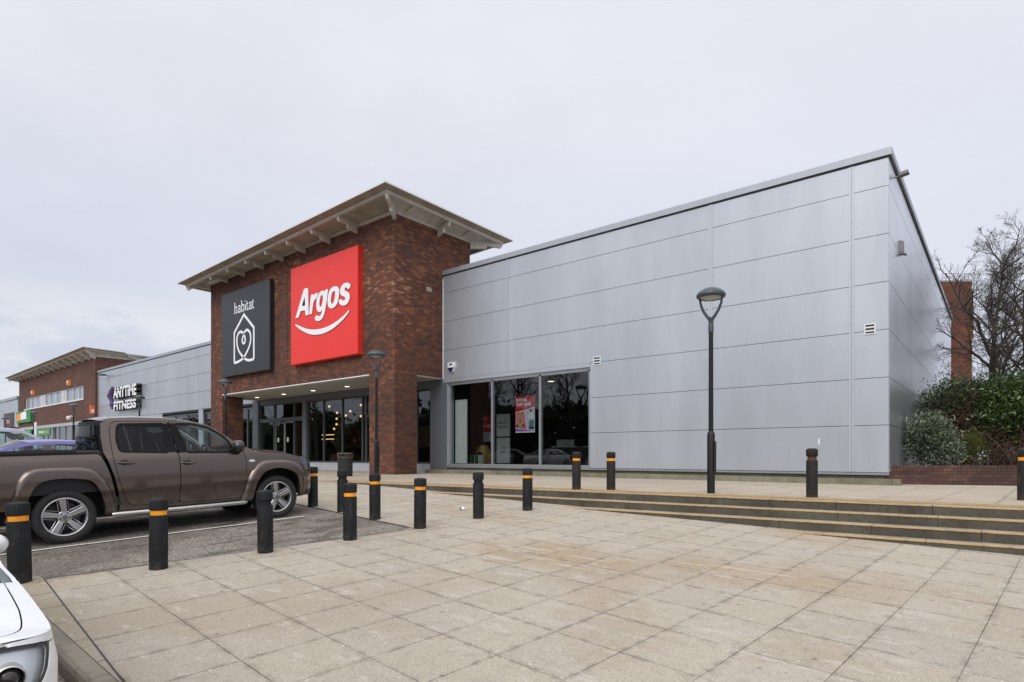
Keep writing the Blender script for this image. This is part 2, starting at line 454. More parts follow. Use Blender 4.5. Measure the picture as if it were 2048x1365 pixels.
def concrete(name, base, moss=.5):
    g = G(name); p = g.pos()
    n1 = g.noise(p, 1.7, 6, .65); n2 = g.noise(p, 18, 4, .7); n3 = g.noise(p, 160, 2, .7)
    c = g.ramp(n1, [(.3, tuple(x*.6 for x in base)), (.55, base), (.75, tuple(x*1.25 for x in base))])
    c = g.mix(g.m('MULTIPLY', g.step(n2, .5, .72), moss), c, tuple(x*.35 for x in base))
    c = g.mix(g.m('MULTIPLY', g.step(n3, .58, .72), .5), c, tuple(min(1, x*2.2) for x in base))
    return g.bsdf(c, .9, 0, g.bump(g.m('ADD', n2, n3), .5, .006), spec=.25)
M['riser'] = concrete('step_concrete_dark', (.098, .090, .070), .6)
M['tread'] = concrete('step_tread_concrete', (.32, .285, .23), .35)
M['kerb'] = concrete('kerb_concrete', (.29, .262, .215), .5)
M['plinth'] = concrete('mossy_plinth_concrete', (.22, .21, .15), .5)
M['soil'] = concrete('planting_soil', (.045, .035, .026), .5)

def yellow(name, base, scale=10):
    g = G(name); p = g.pos(); n = g.noise(p, scale, 5, .7); n2 = g.noise(p, 90, 2, .7)
    c = g.mix(g.m('MULTIPLY', g.step(n, .48, .68), .65), base, (.22, .15, .085))
    c = g.mix(g.m('MULTIPLY', g.step(n2, .56, .7), .4), c, (.15, .11, .07))
    return g.bsdf(c, .75, 0, g.bump(n2, .4, .004), spec=.3)
M['nosing'] = yellow('worn_yellow_nosing', (.52, .335, .145), 7)
M['tactile'] = yellow('yellow_tactile_paving', (.40, .30, .155), 5)
def linepaint():
    g = G('worn_line_paint'); p = g.pos(); n = g.noise(p, 22, 5, .75)
    c = g.mix(g.step(n, .54, .66), (.66, .65, .62), (.17, .155, .14))
    return g.bsdf(c, .8, 0, g.bump(n, .4, .004), spec=.3)
M['line'] = linepaint()
M['ground_far'] = concrete('distant_tarmac', (.12, .112, .10), .4)
# ================================================================ THE GROUND
def P0(x, y): return -.965-.034*x+.045*y
def GZ(x, y):
    p = P0(x, y); k = .05
    p = min(p, -.012) if p < -.062 or p > .04 else -.012-((.04-p)/.102)**2*.05
    return max(p, -2.2)
def KY(x): return 1.48-.034*(x+6.34)           # inner kerb line
def JY(x): return 1.83-.11*(x+8.1)             # joint between edging and slabs
def AZ(x, y):
    t = min(1, max(0, (KY(x)-.15-y)/1.2)) if x < -8.4 else (1.0 if y < KY(x)+.1 else 0.0)
    return GZ(x, y)-.010-.115*t*t*(3-2*t)
def sheet(name, poly, step, zf, mat, kind='structure'):
    mb = MB(); xs = [p[0] for p in poly]; ys = [p[1] for p in poly]
    panel(mb, sdf_poly(poly), (min(xs)-step, max(xs)+step, min(ys)-step, max(ys)+step), step, lambda x, y: (x, y, zf(x, y)))
    o = mb.build(name, mat); tag(o, kind=kind); return o

# wide tarmac under everything, out to the horizon
mb = MB()
R = [-900, -400, -200, -120, -95, -70, -50, -35, -25, -18, -14, -10, -6, -2, 2, 6, 12, 20, 30, 45, 70, 120, 250, 900]
mb.grid(lambda x, y: (x, y, GZ(x, min(y, 14))-.17), R, R)
tag(mb.build('ground', M['ground_far']), kind='structure')
C0 = (-7.26, 6.45)
sheet('paved_plaza', [(-8.08, JY(-8.08)-.002), C0, (-12, 6.9), (-27, 8.32), (-27, 12), (24, 13.9), (24, KY(24)), (-8.08, KY(-8.08))], .3, GZ, M['paving'])
mb = MB()
for k in range(40):
    xa, xb = -8.30+k*.1, -8.30+(k+1)*.1
    ya, yb = max(JY(max(xa, -8.09)), KY(xa)), max(JY(max(xb, -8.09)), KY(xb))
    mb.add([(xa, KY(xa), GZ(xa, KY(xa))+.004), (xb, KY(xb), GZ(xb, KY(xb))+.004), (xb, yb, GZ(xb, yb)+.004), (xa, ya, GZ(xa, ya)+.004)], [(0, 1, 2, 3)])
tag(mb.build('edging_strip', M['edging']), kind='structure')
# tarmac of the bays: beside the plaza and in front of the kerb
sheet('car_park', [(-7.75, JY(-8.1)+.2), (-6.9, 6.75), (-12, 7.2), (-27, 8.60), (-27, 9.6), (-110, 5), (-110, -16), (22, -16), (22, KY(22)-.15), (-8.3, KY(-8.3)-.15), (-8.3, JY(-8.1)-.01), (-7.9, JY(-8.1)+.05)], .3, AZ, M['asphalt'])
# kerb between plaza and bays
mb = MB()
x = -8.3
while x < 20:
    x1 = x+.9
    y0, y1 = KY(x), KY(x1-.008)
    z0, z1 = GZ(x, y0)-.002, GZ(x1, y1)-.002
    pr = [(0, 0), (-.10, -.004), (-.128, -.022), (-.142, -.055), (-.15, -.30), (0, -.30)]
    a = [(x, y0+d, z0+e) for d, e in pr]; b = [(x1-.008, y1+d, z1+e) for d, e in pr]
    n = len(pr)
    mb.add(a+b, [(i, (i+1) % n, n+(i+1) % n, n+i) for i in range(n)]+[tuple(range(n))[::-1], tuple(range(n, 2*n))])
    x = x1
tag(mb.build('kerb', M['kerb']), kind='structure')
# dark open joint where tarmac meets slabs
mb = MB()
def strip(mb, pts, w, zf, lift):
    for (xa, ya), (xb, yb) in zip(pts[:-1], pts[1:]):
        d = Vector((xb-xa, yb-ya, 0)).normalized(); nn = Vector((-d.y, d.x, 0))*w
        mb.add([(xa+nn.x, ya+nn.y, zf(xa, ya)+lift), (xa-nn.x, ya-nn.y, zf(xa, ya)+lift), (xb-nn.x, yb-nn.y, zf(xb, yb)+lift), (xb+nn.x, yb+nn.y, zf(xb, yb)+lift)], [(0, 1, 2, 3)])
def along(a, b, n): return [(a[0]+(b[0]-a[0])*i/n, a[1]+(b[1]-a[1])*i/n) for i in range(n+1)]
strip(mb, along((-8.09, JY(-8.09)), C0, 12), .010, GZ, .002); strip(mb, along(C0, (-15, 7.18), 16), .010, GZ, .002)
strip(mb, along((-8.09, JY(-8.09)), (-4.27, JY(-4.27)), 12), .0055, GZ, .008)
tag(mb.build('paving_joint', M['joint']), kind='structure')
# painted bay lines
def bay_line(pts):
    mb = MB(); strip(mb, pts, .045, AZ, .011); tag(mb.build('bay_line', M['line']), kind='structure')
bay_line(along((-10.25, -1.6), (-9.79, 6.03), 14))
bay_line(along((-12.75, -1.4), (-12.25, 6.25), 14))
bay_line(along((-15.25, -1.2), (-14.75, 6.4), 14))

# ---------------------------------------------------------------- terrace and its steps
SD = np.array([.9984, .0566, 0]); SN = np.array([-.0566, .9984, 0]); SO = np.array([.23, 10.87, 0])
def T(u, v, z): return tuple(SO+SD*u+SN*v+np.array([0, 0, z]))
mb = MB()
mb.add([T(-110, .30, 0), T(26, .30, 0), (26, 19.2, 0), (0, 19.0, 0), (-2.1, 18.2, 0), (-2.1, 17.6, 0), (-110, 17.95, 0)], [(0, 1, 2, 3, 4, 5, 6)])
tag(mb.build('terrace_pavement', M['terrace']), kind='structure')
mb = MB()
u = -15.6
while u < 14:
    mb.obox(T(u, .335, .0), SD*.394, SN*.40, (0, 0, .006))
    for k in range(4): mb.obox(T(u+.008, .365+k*.10, .006), SD*.378, SN*.045, (0, 0, .005))
    u += .4
tag(mb.build('tactile_strip', M['tactile']), kind='structure')
steps = thing('terrace_steps', 'flight of low concrete steps with worn yellow nosings dying into the sloping plaza', 'steps', T(0, 0, 0))
RI, TR = .142, .30
def loc(p): return tuple(np.array(p)-SO)
for i, (ua, off) in enumerate(((-17.0, .0), (-12.4, .45), (-8.9, .2), (-4.2, .7))):
    mb = MB(); mt = MB(); mn = MB(); u = ua-off
    z = -RI*i; v0 = -TR*i
    while u < 13:
        L = 1.27 if random.random() < .8 else 1.0
        a = np.array(loc(T(u, v0, z-.32)))
        mb.obox(a, SD*(L-.007), SN*.33, (0, 0, .317))
        dv = random.uniform(-.003, .003)
        mt.obox(loc(T(u, v0-.004+dv, z-.003)), SD*(L-.007), SN*.334, (0, 0, .003))
        w = L-.007; q = 0
        mn.obox(loc(T(u+q, v0-.009+dv, z-.014)), SD*w, SN*.058, (0, 0, .0155))
        u += L
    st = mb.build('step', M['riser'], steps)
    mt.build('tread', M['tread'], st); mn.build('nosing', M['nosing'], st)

# ================================================================ THE GREY SHOP WING (right)
ROWS = [.307+1.2*k for k in range(7)]+[8.205]
def wall_y(mb, xa, xb, za, zb, y, t=.08, gap=.014):
    mb.box(xa+gap/2, xb-gap/2, y, y+t, za+gap/2, zb-gap/2)
wing = thing('shop_wing', 'grey ribbed metal clad shop wing with a wide dark display window, right of brick entrance', 'shop building', (-10, 17.57, 0))
def part(mb, name, mat, parent, root, sharp=35):
    o = mb.build(name, mat, parent, sharp)
    o.matrix_parent_inverse = Matrix.Identity(4)
    me = o.data; me.transform(Matrix.Translation(-Vector(root)))
    return o
W0 = (-10, 17.57, 0); YF = 17.57
mb = MB()
B = [-18.1, -14.6, -10.93, -6.73, -3.02, -2.2]
for a, b in zip(B[:-1], B[1:]):
    for za, zb in zip(ROWS[:-1], ROWS[1:]):
        if b <= -10.9 and za < 3.9: continue
        if a == -14.6 and za > 3.9: wall_y(mb, -14.6, -6.73, za, zb, YF); continue
        if a == -10.93 and za > 3.9: continue
        wall_y(mb, a, b, za, zb, YF)
part(mb, 'front_wall', M['clad'], wing, W0)
for X in (-14.6, -6.73, -3.02):
    mb = MB()
    for dx in (-.030, .030): mb.box(X+dx-.027, X+dx+.027, YF-.012, YF+.05, 3.93 if X < -11 else .32, 8.20)
    part(mb, 'joint_trim', M['trimlight'], wing, W0)
mb = MB()
S = [17.65, 22.05, 28.85, 35.3, 41.0]
for a, b in zip(S[:-1], S[1:]):
    for za, zb in zip(ROWS[:-1], ROWS[1:]):
        mb.box(-2.28, -2.2, a+.007, b-.007, za+.007, zb-.007)
part(mb, 'side_wall', M['clad_side'], wing, W0)
mb = MB()   # dark backing seen in the joints, inner shell of the wing
mb.box(-10.93, -2.3, YF+.06, YF+.2, .30, 8.1); mb.box(-18.1, -10.93, YF+.06, YF+.2, 3.8, 8.1); mb.box(-2.5, -2.27, YF+.2, 41, .30, 8.1)
mb.box(-18.1, -2.5, 40.7, 40.95, 0, 8.1)
part(mb, 'wall_core', M['joint'], wing, W0)
mb = MB(); mb.box(-18.1, -2.3, YF+.2, 40.9, 7.95, 8.12)
part(mb, 'roof', M['roofmetal'], wing, W0)
mb = MB()
mb.box(-18.13, -2.13, YF-.055, YF+.45, 8.25, 8.43); mb.box(-2.6, -2.13, YF+.45, 41.05, 8.25, 8.43)
mb.box(-18.15, -18.12, YF-.06, YF+.05, 8.16, 8.45)
part(mb, 'coping', M['coping'], wing, W0)
mb = MB(); mb.box(-18.1, -2.19, YF-.015, YF+.4, 8.207, 8.25); mb.box(-2.5, -2.188, YF+.4, 41.0, 8.207, 8.25)
part(mb, 'coping_shadow_gap', M['joint'], wing, W0)
mb = MB(); mb.box(-18.10, -18.075, YF-.03, YF+.02, 3.92, 8.10); part(mb, 'corner_trim', M['white'], wing, W0)
mb = MB()   # bird spikes
for k in range(330):
    X = -18.0+k*.048
    for s in (-.03, .03):
        mb.add([(X-.0016, YF+.05, 8.43), (X+.0016, YF+.05, 8.43), (X+s, YF+.05+s, 8.55)], [(0, 1, 2)])
for k in range(220):
    Y = YF+.1+k*.1
    mb.add([(-2.2, Y-.0016, 8.43), (-2.2, Y+.0016, 8.43), (-2.2+.03, Y, 8.55)], [(0, 1, 2)])
tag(part(mb, 'bird_spikes', M['coping'], wing, W0), kind='stuff')
mb = MB()   # bottom flashing + recessed base
mb.box(-18.0, -2.19, YF-.035, YF+.06, .245, .300)
part(mb, 'base_flashing', M['alu'], wing, W0)
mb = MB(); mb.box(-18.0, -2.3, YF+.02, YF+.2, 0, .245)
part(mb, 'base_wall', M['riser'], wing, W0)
mb = MB(); X = -18.95
while X < -1.95:
    L = min(1.1 if random.random() < .75 else .65, -1.93-X)
    mb.box(X, X+L-.008, YF-.24+.01*random.random(), YF+.02, -.06, .150+random.uniform(-.004, .004)); X += L
part(mb, 'plinth', M['plinth'], wing, W0)
# window head trim, pilaster, reveal
mb = MB(); mb.box(-18.1, -10.93, YF-.018, YF+.07, 3.765, 3.905); mb.box(-18.1, -10.93, YF+.07, YF+.3, 3.70, 3.765)
mb.box(-18.1, -17.80, YF-.004, YF+.35, .30, 3.70)
part(mb, 'window_surround', M['clad'], wing, W0)
# the display window
mb = MB()
yw = YF+.10
for X in (-17.76, -15.43, -13.10, -10.97): mb.box(X-.045, X+.045, yw-.05, yw+.09, .40, 3.70)
mb.box(-17.8, -10.93, yw-.05, yw+.09, 3.64, 3.699); mb.box(-17.8, -10.93, yw-.12, yw+.12, .305, .40)
win = part(mb, 'display_window', M['alu'], wing, W0)
for a, b in ((-17.72, -15.47), (-15.39, -13.14), (-13.06, -11.01)):
    mb = MB(); mb.box(a, b, yw+.01, yw+.022, .40, 3.64); part(mb, 'pane', M['shopglass'], win, W0)
# inside of the shop
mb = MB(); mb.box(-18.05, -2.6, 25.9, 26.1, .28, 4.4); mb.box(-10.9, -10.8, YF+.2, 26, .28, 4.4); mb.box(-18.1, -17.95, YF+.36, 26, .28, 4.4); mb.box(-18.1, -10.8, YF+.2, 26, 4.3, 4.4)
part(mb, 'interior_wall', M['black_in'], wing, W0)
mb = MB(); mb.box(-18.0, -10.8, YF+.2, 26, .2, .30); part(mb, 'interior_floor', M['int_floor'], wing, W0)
for X_, Y_ in ((-15.6, 20.5), (-13.0, 22.5), (-16.8, 23.5), (-12.0, 19.8)):
    mb = MB(); mb.lathe([(0, 0), (.14, 0), (.16, .01)], 14, (X_, Y_, 4.285)); part(mb, 'ceiling_spotlight', M['downlight'], wing, W0)
tx = text('interior_lettering', 'FAST TRACK', (-17.92+10, 25.88-17.57, 2.58), .27, simple('grey_wall_letters', (.22, .22, .21), .7), wing, .004, 1.0)
# louvred vents in the cladding
def vent(parent, X0, X1, z0, z1, y, n, root, frame=True):
    mb = MB(); h = (z1-z0); t = .025
    mb.box(X0, X1, y-.02, y+.01, z0, z0+t); mb.box(X0, X1, y-.02, y+.01, z1-t, z1); mb.box(X0, X0+t, y-.02, y+.01, z0+t, z1-t); mb.box(X1-t, X1, y-.02, y+.01, z0+t, z1-t)
    for k in range(1, n): mb.box(X0+t, X1-t, y-.012, y+.005, z0+h*k/n-.018, z0+h*k/n+.018)
    v = part(mb, 'vent', M['white'], parent, root)
    mb = MB(); mb.box(X0+t, X1-t, y-.006, y+.004, z0+t, z1-t); part(mb, 'vent_opening', M['joint'], v, root)
vent(wing, -10.79, -10.50, 3.80, 4.09, YF-.004, 3, W0); vent(wing, -2.735, -2.485, 3.82, 4.09, YF-.004, 3, W0)
mb = MB(); mb.box(-3.81, -3.77, YF-.012, YF-.002, 1.03, 1.19); part(mb, 'marker_plate', M['white'], wing, W0)
# fittings on the side wall
def flood(loc_, drop, label):
    t = thing('wall_floodlight', label, 'wall light', loc_, 0, 'floodlights on the side wall'); t.scale = (.62, .62, .66)
    mb = MB()
    if drop:
        mb.add([(0, -.15, .32), (0, .15, .32), (.16, .15, .26), (.16, -.15, .26), (0, -.15, -.2), (0, .15, -.2), (.16, .15, -.2), (.16, -.15, -.2)], [(0,1,2,3),(7,6,5,4),(0,4,5,1),(1,5,6,2),(2,6,7,3),(3,7,4,0)])
        mb.build('housing', M['bracket'], t)
        mb = MB(); mb.add([(0, -.17, -.2), (0, .17, -.2), (.26, .17, -.26), (.26, -.17, -.26), (0, -.17, -.24), (0, .17, -.24), (.26, .17, -.30), (.26, -.17, -.30)], [(0,1,2,3),(7,6,5,4),(0,4,5,1),(1,5,6,2),(2,6,7,3),(3,7,4,0)])
        mb.build('visor', M['bracket'], t)
    else:
        mb.tube([(0, 0, 0), (.28, 0, .02)], .03, 8); mb.build('bracket', M['bracket'], t)
        mb = MB(); mb.add([(.2, -.17, -.02), (.2, .17, -.02), (.55, .17, .03), (.55, -.17, .03), (.2, -.17, .10), (.2, .17, .10), (.52, .17, .14), (.52, -.17, .14)], [(3,2,1,0),(4,5,6,7),(0,1,5,4),(1,2,6,5),(2,3,7,6),(3,0,4,7)])
        mb.build('housing', M['bracket'], t)
M['bracket'] = simple('weathered_light_housing', (.22, .21, .20), .55, .2, .2)
flood((-2.2, 18.45, 8.0), False, 'flat floodlight on an arm just under the roof corner of the grey wing')
flood((-2.2, 19.6, 6.45), True, 'box shaped wall light halfway up the shiny side wall')
# alarm box left of the display window
al = thing('alarm_box', 'white and navy shield shaped alarm box above left end of the display window', 'alarm box', (-17.56, YF-.004, 4.38), 0)
sh = [(-.2, .2), (.2, .2), (.2, .02), (.10, -.2), (0, -.22), (-.10, -.2), (-.2, .02)]
mb = MB(); n = len(sh); mb.add([(a, 0, b) for a, b in sh]+[(a*.88, -.09, b*.92) for a, b in sh], [tuple(range(n, 2*n))[::-1]]+[(i, n+i, n+(i+1) % n, (i+1) % n) for i in range(n)])
mb.build('casing', M['white'], al)
mb = MB(); mb.add([(-.166, -.093, -.03), (.166, -.093, -.03), (.088, -.093, -.18), (0, -.093, -.2), (-.088, -.093, -.18)], [(0, 4, 3, 2, 1)]); mb.build('navy_band', simple('navy_plastic', (.012, .012, .07), .4), al)
mb = MB(); mb.add([(-.10, -.093, .13), (.10, -.093, .13), (.06, -.093, .06), (-.06, -.093, .06)], [(0, 3, 2, 1)]); mb.build('dark_badge', M['joint'], al)

# ================================================================ THE BRICK ENTRANCE BLOCK
def roof_block(parent, root, X0, X1, Y0, Y1, zb, eave, nfr, rx, detail=True, corr=.19):
    """eave = dict fl, fr, bl, br = (x, y, z) of the upper roof edge; soffit rises outwards from wall head zb"""
    fl, fr, bl, br = (np.array(eave[k], float) for k in ('fl', 'fr', 'bl', 'br'))
    def top(s, t): return (fl*(1-s)+fr*s)*(1-t)+(bl*(1-s)+br*s)*t
    mb = MB()   # thin roof sheet
    c = [fl, fr, br, bl]
    up = [p+np.array([0, 0, .0]) for p in c]; dn = [p-np.array([0, 0, .05]) for p in c]
    mb.add(up+dn, [(0, 1, 2, 3), (0, 4, 5, 1), (1, 5, 6, 2), (2, 6, 7, 3), (3, 7, 4, 0)])
    part(mb, 'roof', M['roofedge'], parent, root)
    # sloping board behind the edge, then a channel beam
    ins = .36
    cx = (X0+X1)/2; cy = (Y0+Y1)/2
    def inset(p, d, dz): return np.array([p[0]+(d if p[0] < cx else -d), p[1]+(d if p[1] < cy else -d), p[2]+dz])
    a = [inset(p, .012, -.052) for p in c]; b = [inset(p, ins, -.10) for p in c]
    mb = MB()
    for i in range(4):
        j = (i+1) % 4; mb.add([a[i], a[j], b[j], b[i]], [(0, 3, 2, 1)])
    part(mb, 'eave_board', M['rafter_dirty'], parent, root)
    mb = MB()
    for i in range(4):
        j = (i+1) % 4
        o1 = [inset(c[k], ins-.05, -.10) for k in (i, j)]; o2 = [inset(c[k], ins+.07, -.10) for k in (i, j)]
        h = np.array([0, 0, -.12])
        mb.add([o1[0], o1[1], o2[1], o2[0], o1[0]+h, o1[1]+h, o2[1]+h, o2[0]+h], [(0, 1, 2, 3), (7, 6, 5, 4), (0, 4, 5, 1), (1, 5, 6, 2), (2, 6, 7, 3), (3, 7, 4, 0)])
    part(mb, 'eave_beam', M['rafter'], parent, root)
    # corrugated soffit between beam and wall head
    q = [inset(p, ins+.06, -.105) for p in c]; w = [(X0, Y0), (X1, Y0), (X1, Y1), (X0, Y1)]
    w = [np.array([x_, y_, zb+.12]) for x_, y_ in w]
    mb = MB()
    for i in range(4):
        j = (i+1) % 4
        L = np.linalg.norm(q[j]-q[i]); n = int(L/.024) if detail else 24
        n = min(n, 800)
        fac = []; P = []
        for k in range(n+1):
            s = k/n
            for t in (0, .5, 1):
                p = (q[i]*(1-s)+q[j]*s)*(1-t)+(w[i]*(1-s)+w[j]*s)*t
                P.append(p+np.array([0, 0, .055*math.sin(2*PI*p[0]/corr)]))
        mb.add(P, [(k*3+t, k*3+t+1, (k+1)*3+t+1, (k+1)*3+t) for k in range(n) for t in range(2)], True)
    part(mb, 'corrugated_soffit', M['soffit'], parent, root, 60)
    mb = MB()
    for i in range(4):
        j = (i+1) % 4
        d = .05
        x0, x1 = sorted((w[i][0], w[j][0])); y0, y1 = sorted((w[i][1], w[j][1]))
        mb.box(x0-d, x1+d, y0-d, y1+d, zb-.02, zb+.12)
    part(mb, 'wall_head_beam', M['rafter'], parent, root)
    # rafters
    def rafter(pw, po, wd=.12):
        pw = np.array(pw, float); po = np.array(po, float); d = po-pw; d[2] = 0; L = np.linalg.norm(d); d /= L
        s = np.array([-d[1], d[0], 0])*wd/2
        zi = pw[2]; zo = po[2]
        pr = [(0, zi-.36), (.50*L, zi-.36+.09), (.53*L, zi-.22+.09), (.95*L, zo-.30), (L, zo-.22), (L, zo-.0), (0, zi+.1)]
        n = len(pr); A = [pw*np.array([1, 1, 0])+d*a_+s+np.array([0, 0, z_]) for a_, z_ in pr]; Bq = [v-2*s for v in A]
        m = MB(); m.add(A+Bq, [tuple(range(n)), tuple(range(n, 2*n))[::-1]]+[(i, n+i, n+(i+1) % n, (i+1) % n) for i in range(n)])
        part(m, 'rafter', M['rafter'], parent, root)
    zw = zb+.10
    for X in rx:
        s = (X-fl[0])/(fr[0]-fl[0]); zt = top(s, 0)[2]-.10
        rafter((X, Y0-.04, zw), (X, fl[1]+ins, zt))
    for wp, ep in ((w[0], c[0]), (w[1], c[1]), (w[2], c[2])):
        e = inset(ep, ins, -.10); rafter((wp[0], wp[1], zw), e)
    if detail:
        t = (17.26-Y0)/(Y1-Y0)
        rafter((X1+.04, 17.26, zw), (fr[0]-ins, 17.26, top(1, .55)[2]-.10))
        for Y in (15.41, 17.04, 18.6):      # shallow purlins under the side eave
            m = MB(); m.obox((X1, Y, zb+.05), (fr[0]-ins-X1, 0, top(1, .4)[2]-.16-zb-.05), (0, .07, 0), (0, 0, .12)); part(m, 'purlin', M['rafter'], parent, root)
        m = MB()
        for k in range(300):
            X = fl[0]+(fr[0]-fl[0])*k/300; z = top(k/300, 0)[2]
            for s in (-.03, .03): m.add([(X-.0016, fl[1]+.06, z), (X+.0016, fl[1]+.06, z), (X+s, fl[1]+.06+s, z+.11)], [(0, 1, 2)])
        for k in range(140):
            p = top(1, k/140)
            for s in (-.03, .03): m.add([(p[0]-.06, p[1]-.0016, p[2]), (p[0]-.06, p[1]+.0016, p[2]), (p[0]-.06+s, p[1]+s, p[2]+.11)], [(0, 1, 2)])
        tag(part(m, 'bird_spikes', M['coping'], parent, root), kind='stuff')

E0 = (-25.8, 15, 0)
ent = thing('brick_entrance', 'dark red brick entrance block with wide oversailing roof carrying two big square signs', 'shop building', E0)
mb = MB()
mb.box(-33.6, -18.1, 14.99, 19.2, 3.97, 10.17)
mb.box(-19.66, -18.1, 14.99, 16.12, -.06, 3.97); mb.box(-33.6, -32.25, 14.99, 16.12, -.06, 3.97)
part(mb, 'brick_wall', M['brick'], ent, E0)
mb = MB(); mb.box(-25.76, -25.748, 14.985, 15.0, 4.0, 10.1); mb.box(-25.76, -25.748, 14.985, 15.0, 4.0, 10.1)
part(mb, 'movement_joint', M['joint'], ent, E0)
mb = MB()
for X, z, c in ((-18.1, 7.48, 0),):
    mb.box(X+.001, X+.004, 16.62, 16.93, 7.42, 7.60)
part(mb, 'pale_patch', simple('pale_patch_brick', (.36, .27, .22), .9, 0, .2, 14), ent, E0)
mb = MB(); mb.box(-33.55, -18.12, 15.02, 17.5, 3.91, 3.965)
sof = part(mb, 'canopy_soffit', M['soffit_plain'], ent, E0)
for X in (-31.56, -28.82, -26.13, -23.35):
    mb = MB(); mb.lathe([(.0, 0), (.085, 0), (.105, .0), (.105, .012)], 20, (X, 16.55, 3.898)); part(mb, 'downlight', M['downlight'], sof, E0)
mb = MB(); mb.box(-32.25, -19.66, 14.965, 15.02, 3.945, 3.985)
part(mb, 'soffit_trim', M['white'], ent, E0)
roof_block(ent, E0, -33.6, -18.1, 14.99, 19.2, 10.07, dict(fl=(-34.67, 13.67, 10.10), fr=(-17.03, 13.67, 10.53), br=(-17.03, 20.9, 10.42), bl=(-34.67, 20.9, 10.05)), 7, [-20.42, -22.33, -24.22, -26.08, -27.92, -29.75, -31.58])
# shop front beneath
mb = MB()
mb.box(-33.9, -33.25, 17.5, 17.8, 0, 3.91); mb.box(-33.25, -18.1, 17.56, 17.75, 3.62, 3.91); mb.box(-28.68, -28.32, 17.52, 17.75, 0, 3.62)
mb.box(-18.85, -18.1, 17.54, 17.80, 0, 3.62); mb.box(-18.1, -17.86, 17.53, 17.80, 0, 3.75)
front = part(mb, 'shopfront', M['clad_dark'], ent, E0)
mb = MB()
for X in (-26.82, -25.22, -23.6, -21.9, -20.6, -19.75): mb.box(X-.035, X+.035, 17.58, 17.70, .37, 3.62)
mb.box(-23.36, -23.28, 17.58, 17.70, .37, 3.62); mb.box(-28.32, -18.85, 17.57, 17.71, .37, .44); mb.box(-28.32, -18.85, 17.57, 17.71, 3.55, 3.62); mb.box(-23.3, -20.6, 17.58, 17.7, 2.55, 2.63)
fw_ = part(mb, 'window_frame', M['frame_dark'], ent, E0)
ex = [-28.32, -26.82, -25.22, -23.6, -21.9, -20.6, -19.75, -18.85]
for a, b in zip(ex[:-1], ex[1:]):
    mb = MB(); mb.box(a+.036, b-.036, 17.63, 17.642, .44, 3.55); part(mb, 'pane', M['shopglass'], fw_, E0)
mb = MB(); mb.box(-28.32, -18.85, 17.555, 17.75, -.02, .37); part(mb, 'stall_riser', M['sillgrey'], ent, E0)
mb = MB()
for X in (-33.2, -31.72, -29.67, -28.72): mb.box(X-.045, X+.045, 17.62, 17.78, 0, 3.62)
mb.box(-33.25, -28.68, 17.62, 17.78, 3.56, 3.62); mb.box(-33.25, -28.68, 17.56, 17.80, 2.60, 2.81)
df = part(mb, 'door_frame', M['frame_dark'], ent, E0)
for a, b in ((-33.15, -31.77), (-31.67, -29.72), (-29.62, -28.77)):
    mb = MB(); mb.box(a, b, 17.69, 17.70, 2.81, 3.56); part(mb, 'pane', M['shopglass'], df, E0)
for a, b in ((-33.15, -31.77), (-29.62, -28.77)):
    mb = MB(); mb.box(a, b, 17.69, 17.70, .05, 2.60); part(mb, 'pane', M['shopglass'], df, E0)
for a, b in ((-31.67, -30.70), (-30.69, -29.72)):
    mb = MB(); mb.box(a, a+.06, 17.67, 17.73, .03, 2.6); mb.box(b-.06, b, 17.67, 17.73, .03, 2.6); mb.box(a+.06, b-.06, 17.67, 17.73, .03, .13); mb.box(a+.06, b-.06, 17.67, 17.73, 2.52, 2.6)
    d = part(mb, 'sliding_door', M['alu'], ent, E0)
    mb = MB(); mb.box(a+.06, b-.06, 17.695, 17.705, .13, 2.52); part(mb, 'door_glass', M['shopglass'], d, E0)
    mb = MB(); mb.box(a+.28, a+.42, 17.66, 17.664, 1.48, 1.72); part(mb, 'door_notice', M['white'], d, E0)
mb = MB(); mb.box(-30.85, -30.55, 17.50, 17.56, 2.56, 2.64); part(mb, 'door_sensor', M['joint'], ent, E0)
# interior of the entrance
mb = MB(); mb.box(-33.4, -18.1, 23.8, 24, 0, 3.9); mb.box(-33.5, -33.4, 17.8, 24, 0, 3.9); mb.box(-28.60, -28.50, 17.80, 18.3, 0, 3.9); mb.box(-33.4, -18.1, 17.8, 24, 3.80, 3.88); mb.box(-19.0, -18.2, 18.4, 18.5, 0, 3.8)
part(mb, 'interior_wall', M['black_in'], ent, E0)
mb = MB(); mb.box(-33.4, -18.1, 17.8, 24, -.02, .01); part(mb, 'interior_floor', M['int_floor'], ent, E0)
mb = MB(); mb.box(-33.0, -23.0, 22.4, 22.7, 1.2, 2.35); mb.box(-31.5, -30.6, 21.5, 22.3, .3, 3.0); mb.box(-29.0, -27.0, 19.4, 20.2, 0, .8); mb.box(-25.6, -23.8, 19.0, 19.8, 0, .7)
part(mb, 'shop_fitting', M['int_brown'], ent, E0)
for X, z in ((-31.17, 3.55), (-29.16, 3.15), (-27.92, 3.18), (-28.33, 2.96), (-26.97, 3.47), (-26.97, 2.87), (-29.2, 2.82), (-29.21, 2.5), (-29.45, 2.25)):
    p = (X*.96 if X < -30 else X, 20.0, z)
    mb = MB(); mb.lathe([(.0, -.065), (.045, -.045), (.065, 0), (.045, .045), (0, .065)], 10, p); part(mb, 'pendant_light', M['bulb'], ent, E0)
for z in (1.62, 1.86):
    mb = MB()
    for k in range(14): mb.box(-29.75+k*.085, -29.75+k*.085+.05, 19.4, 19.42, z, z+.045)
    tag(part(mb, 'light_string', M['bulb'], ent, E0), kind='stuff')

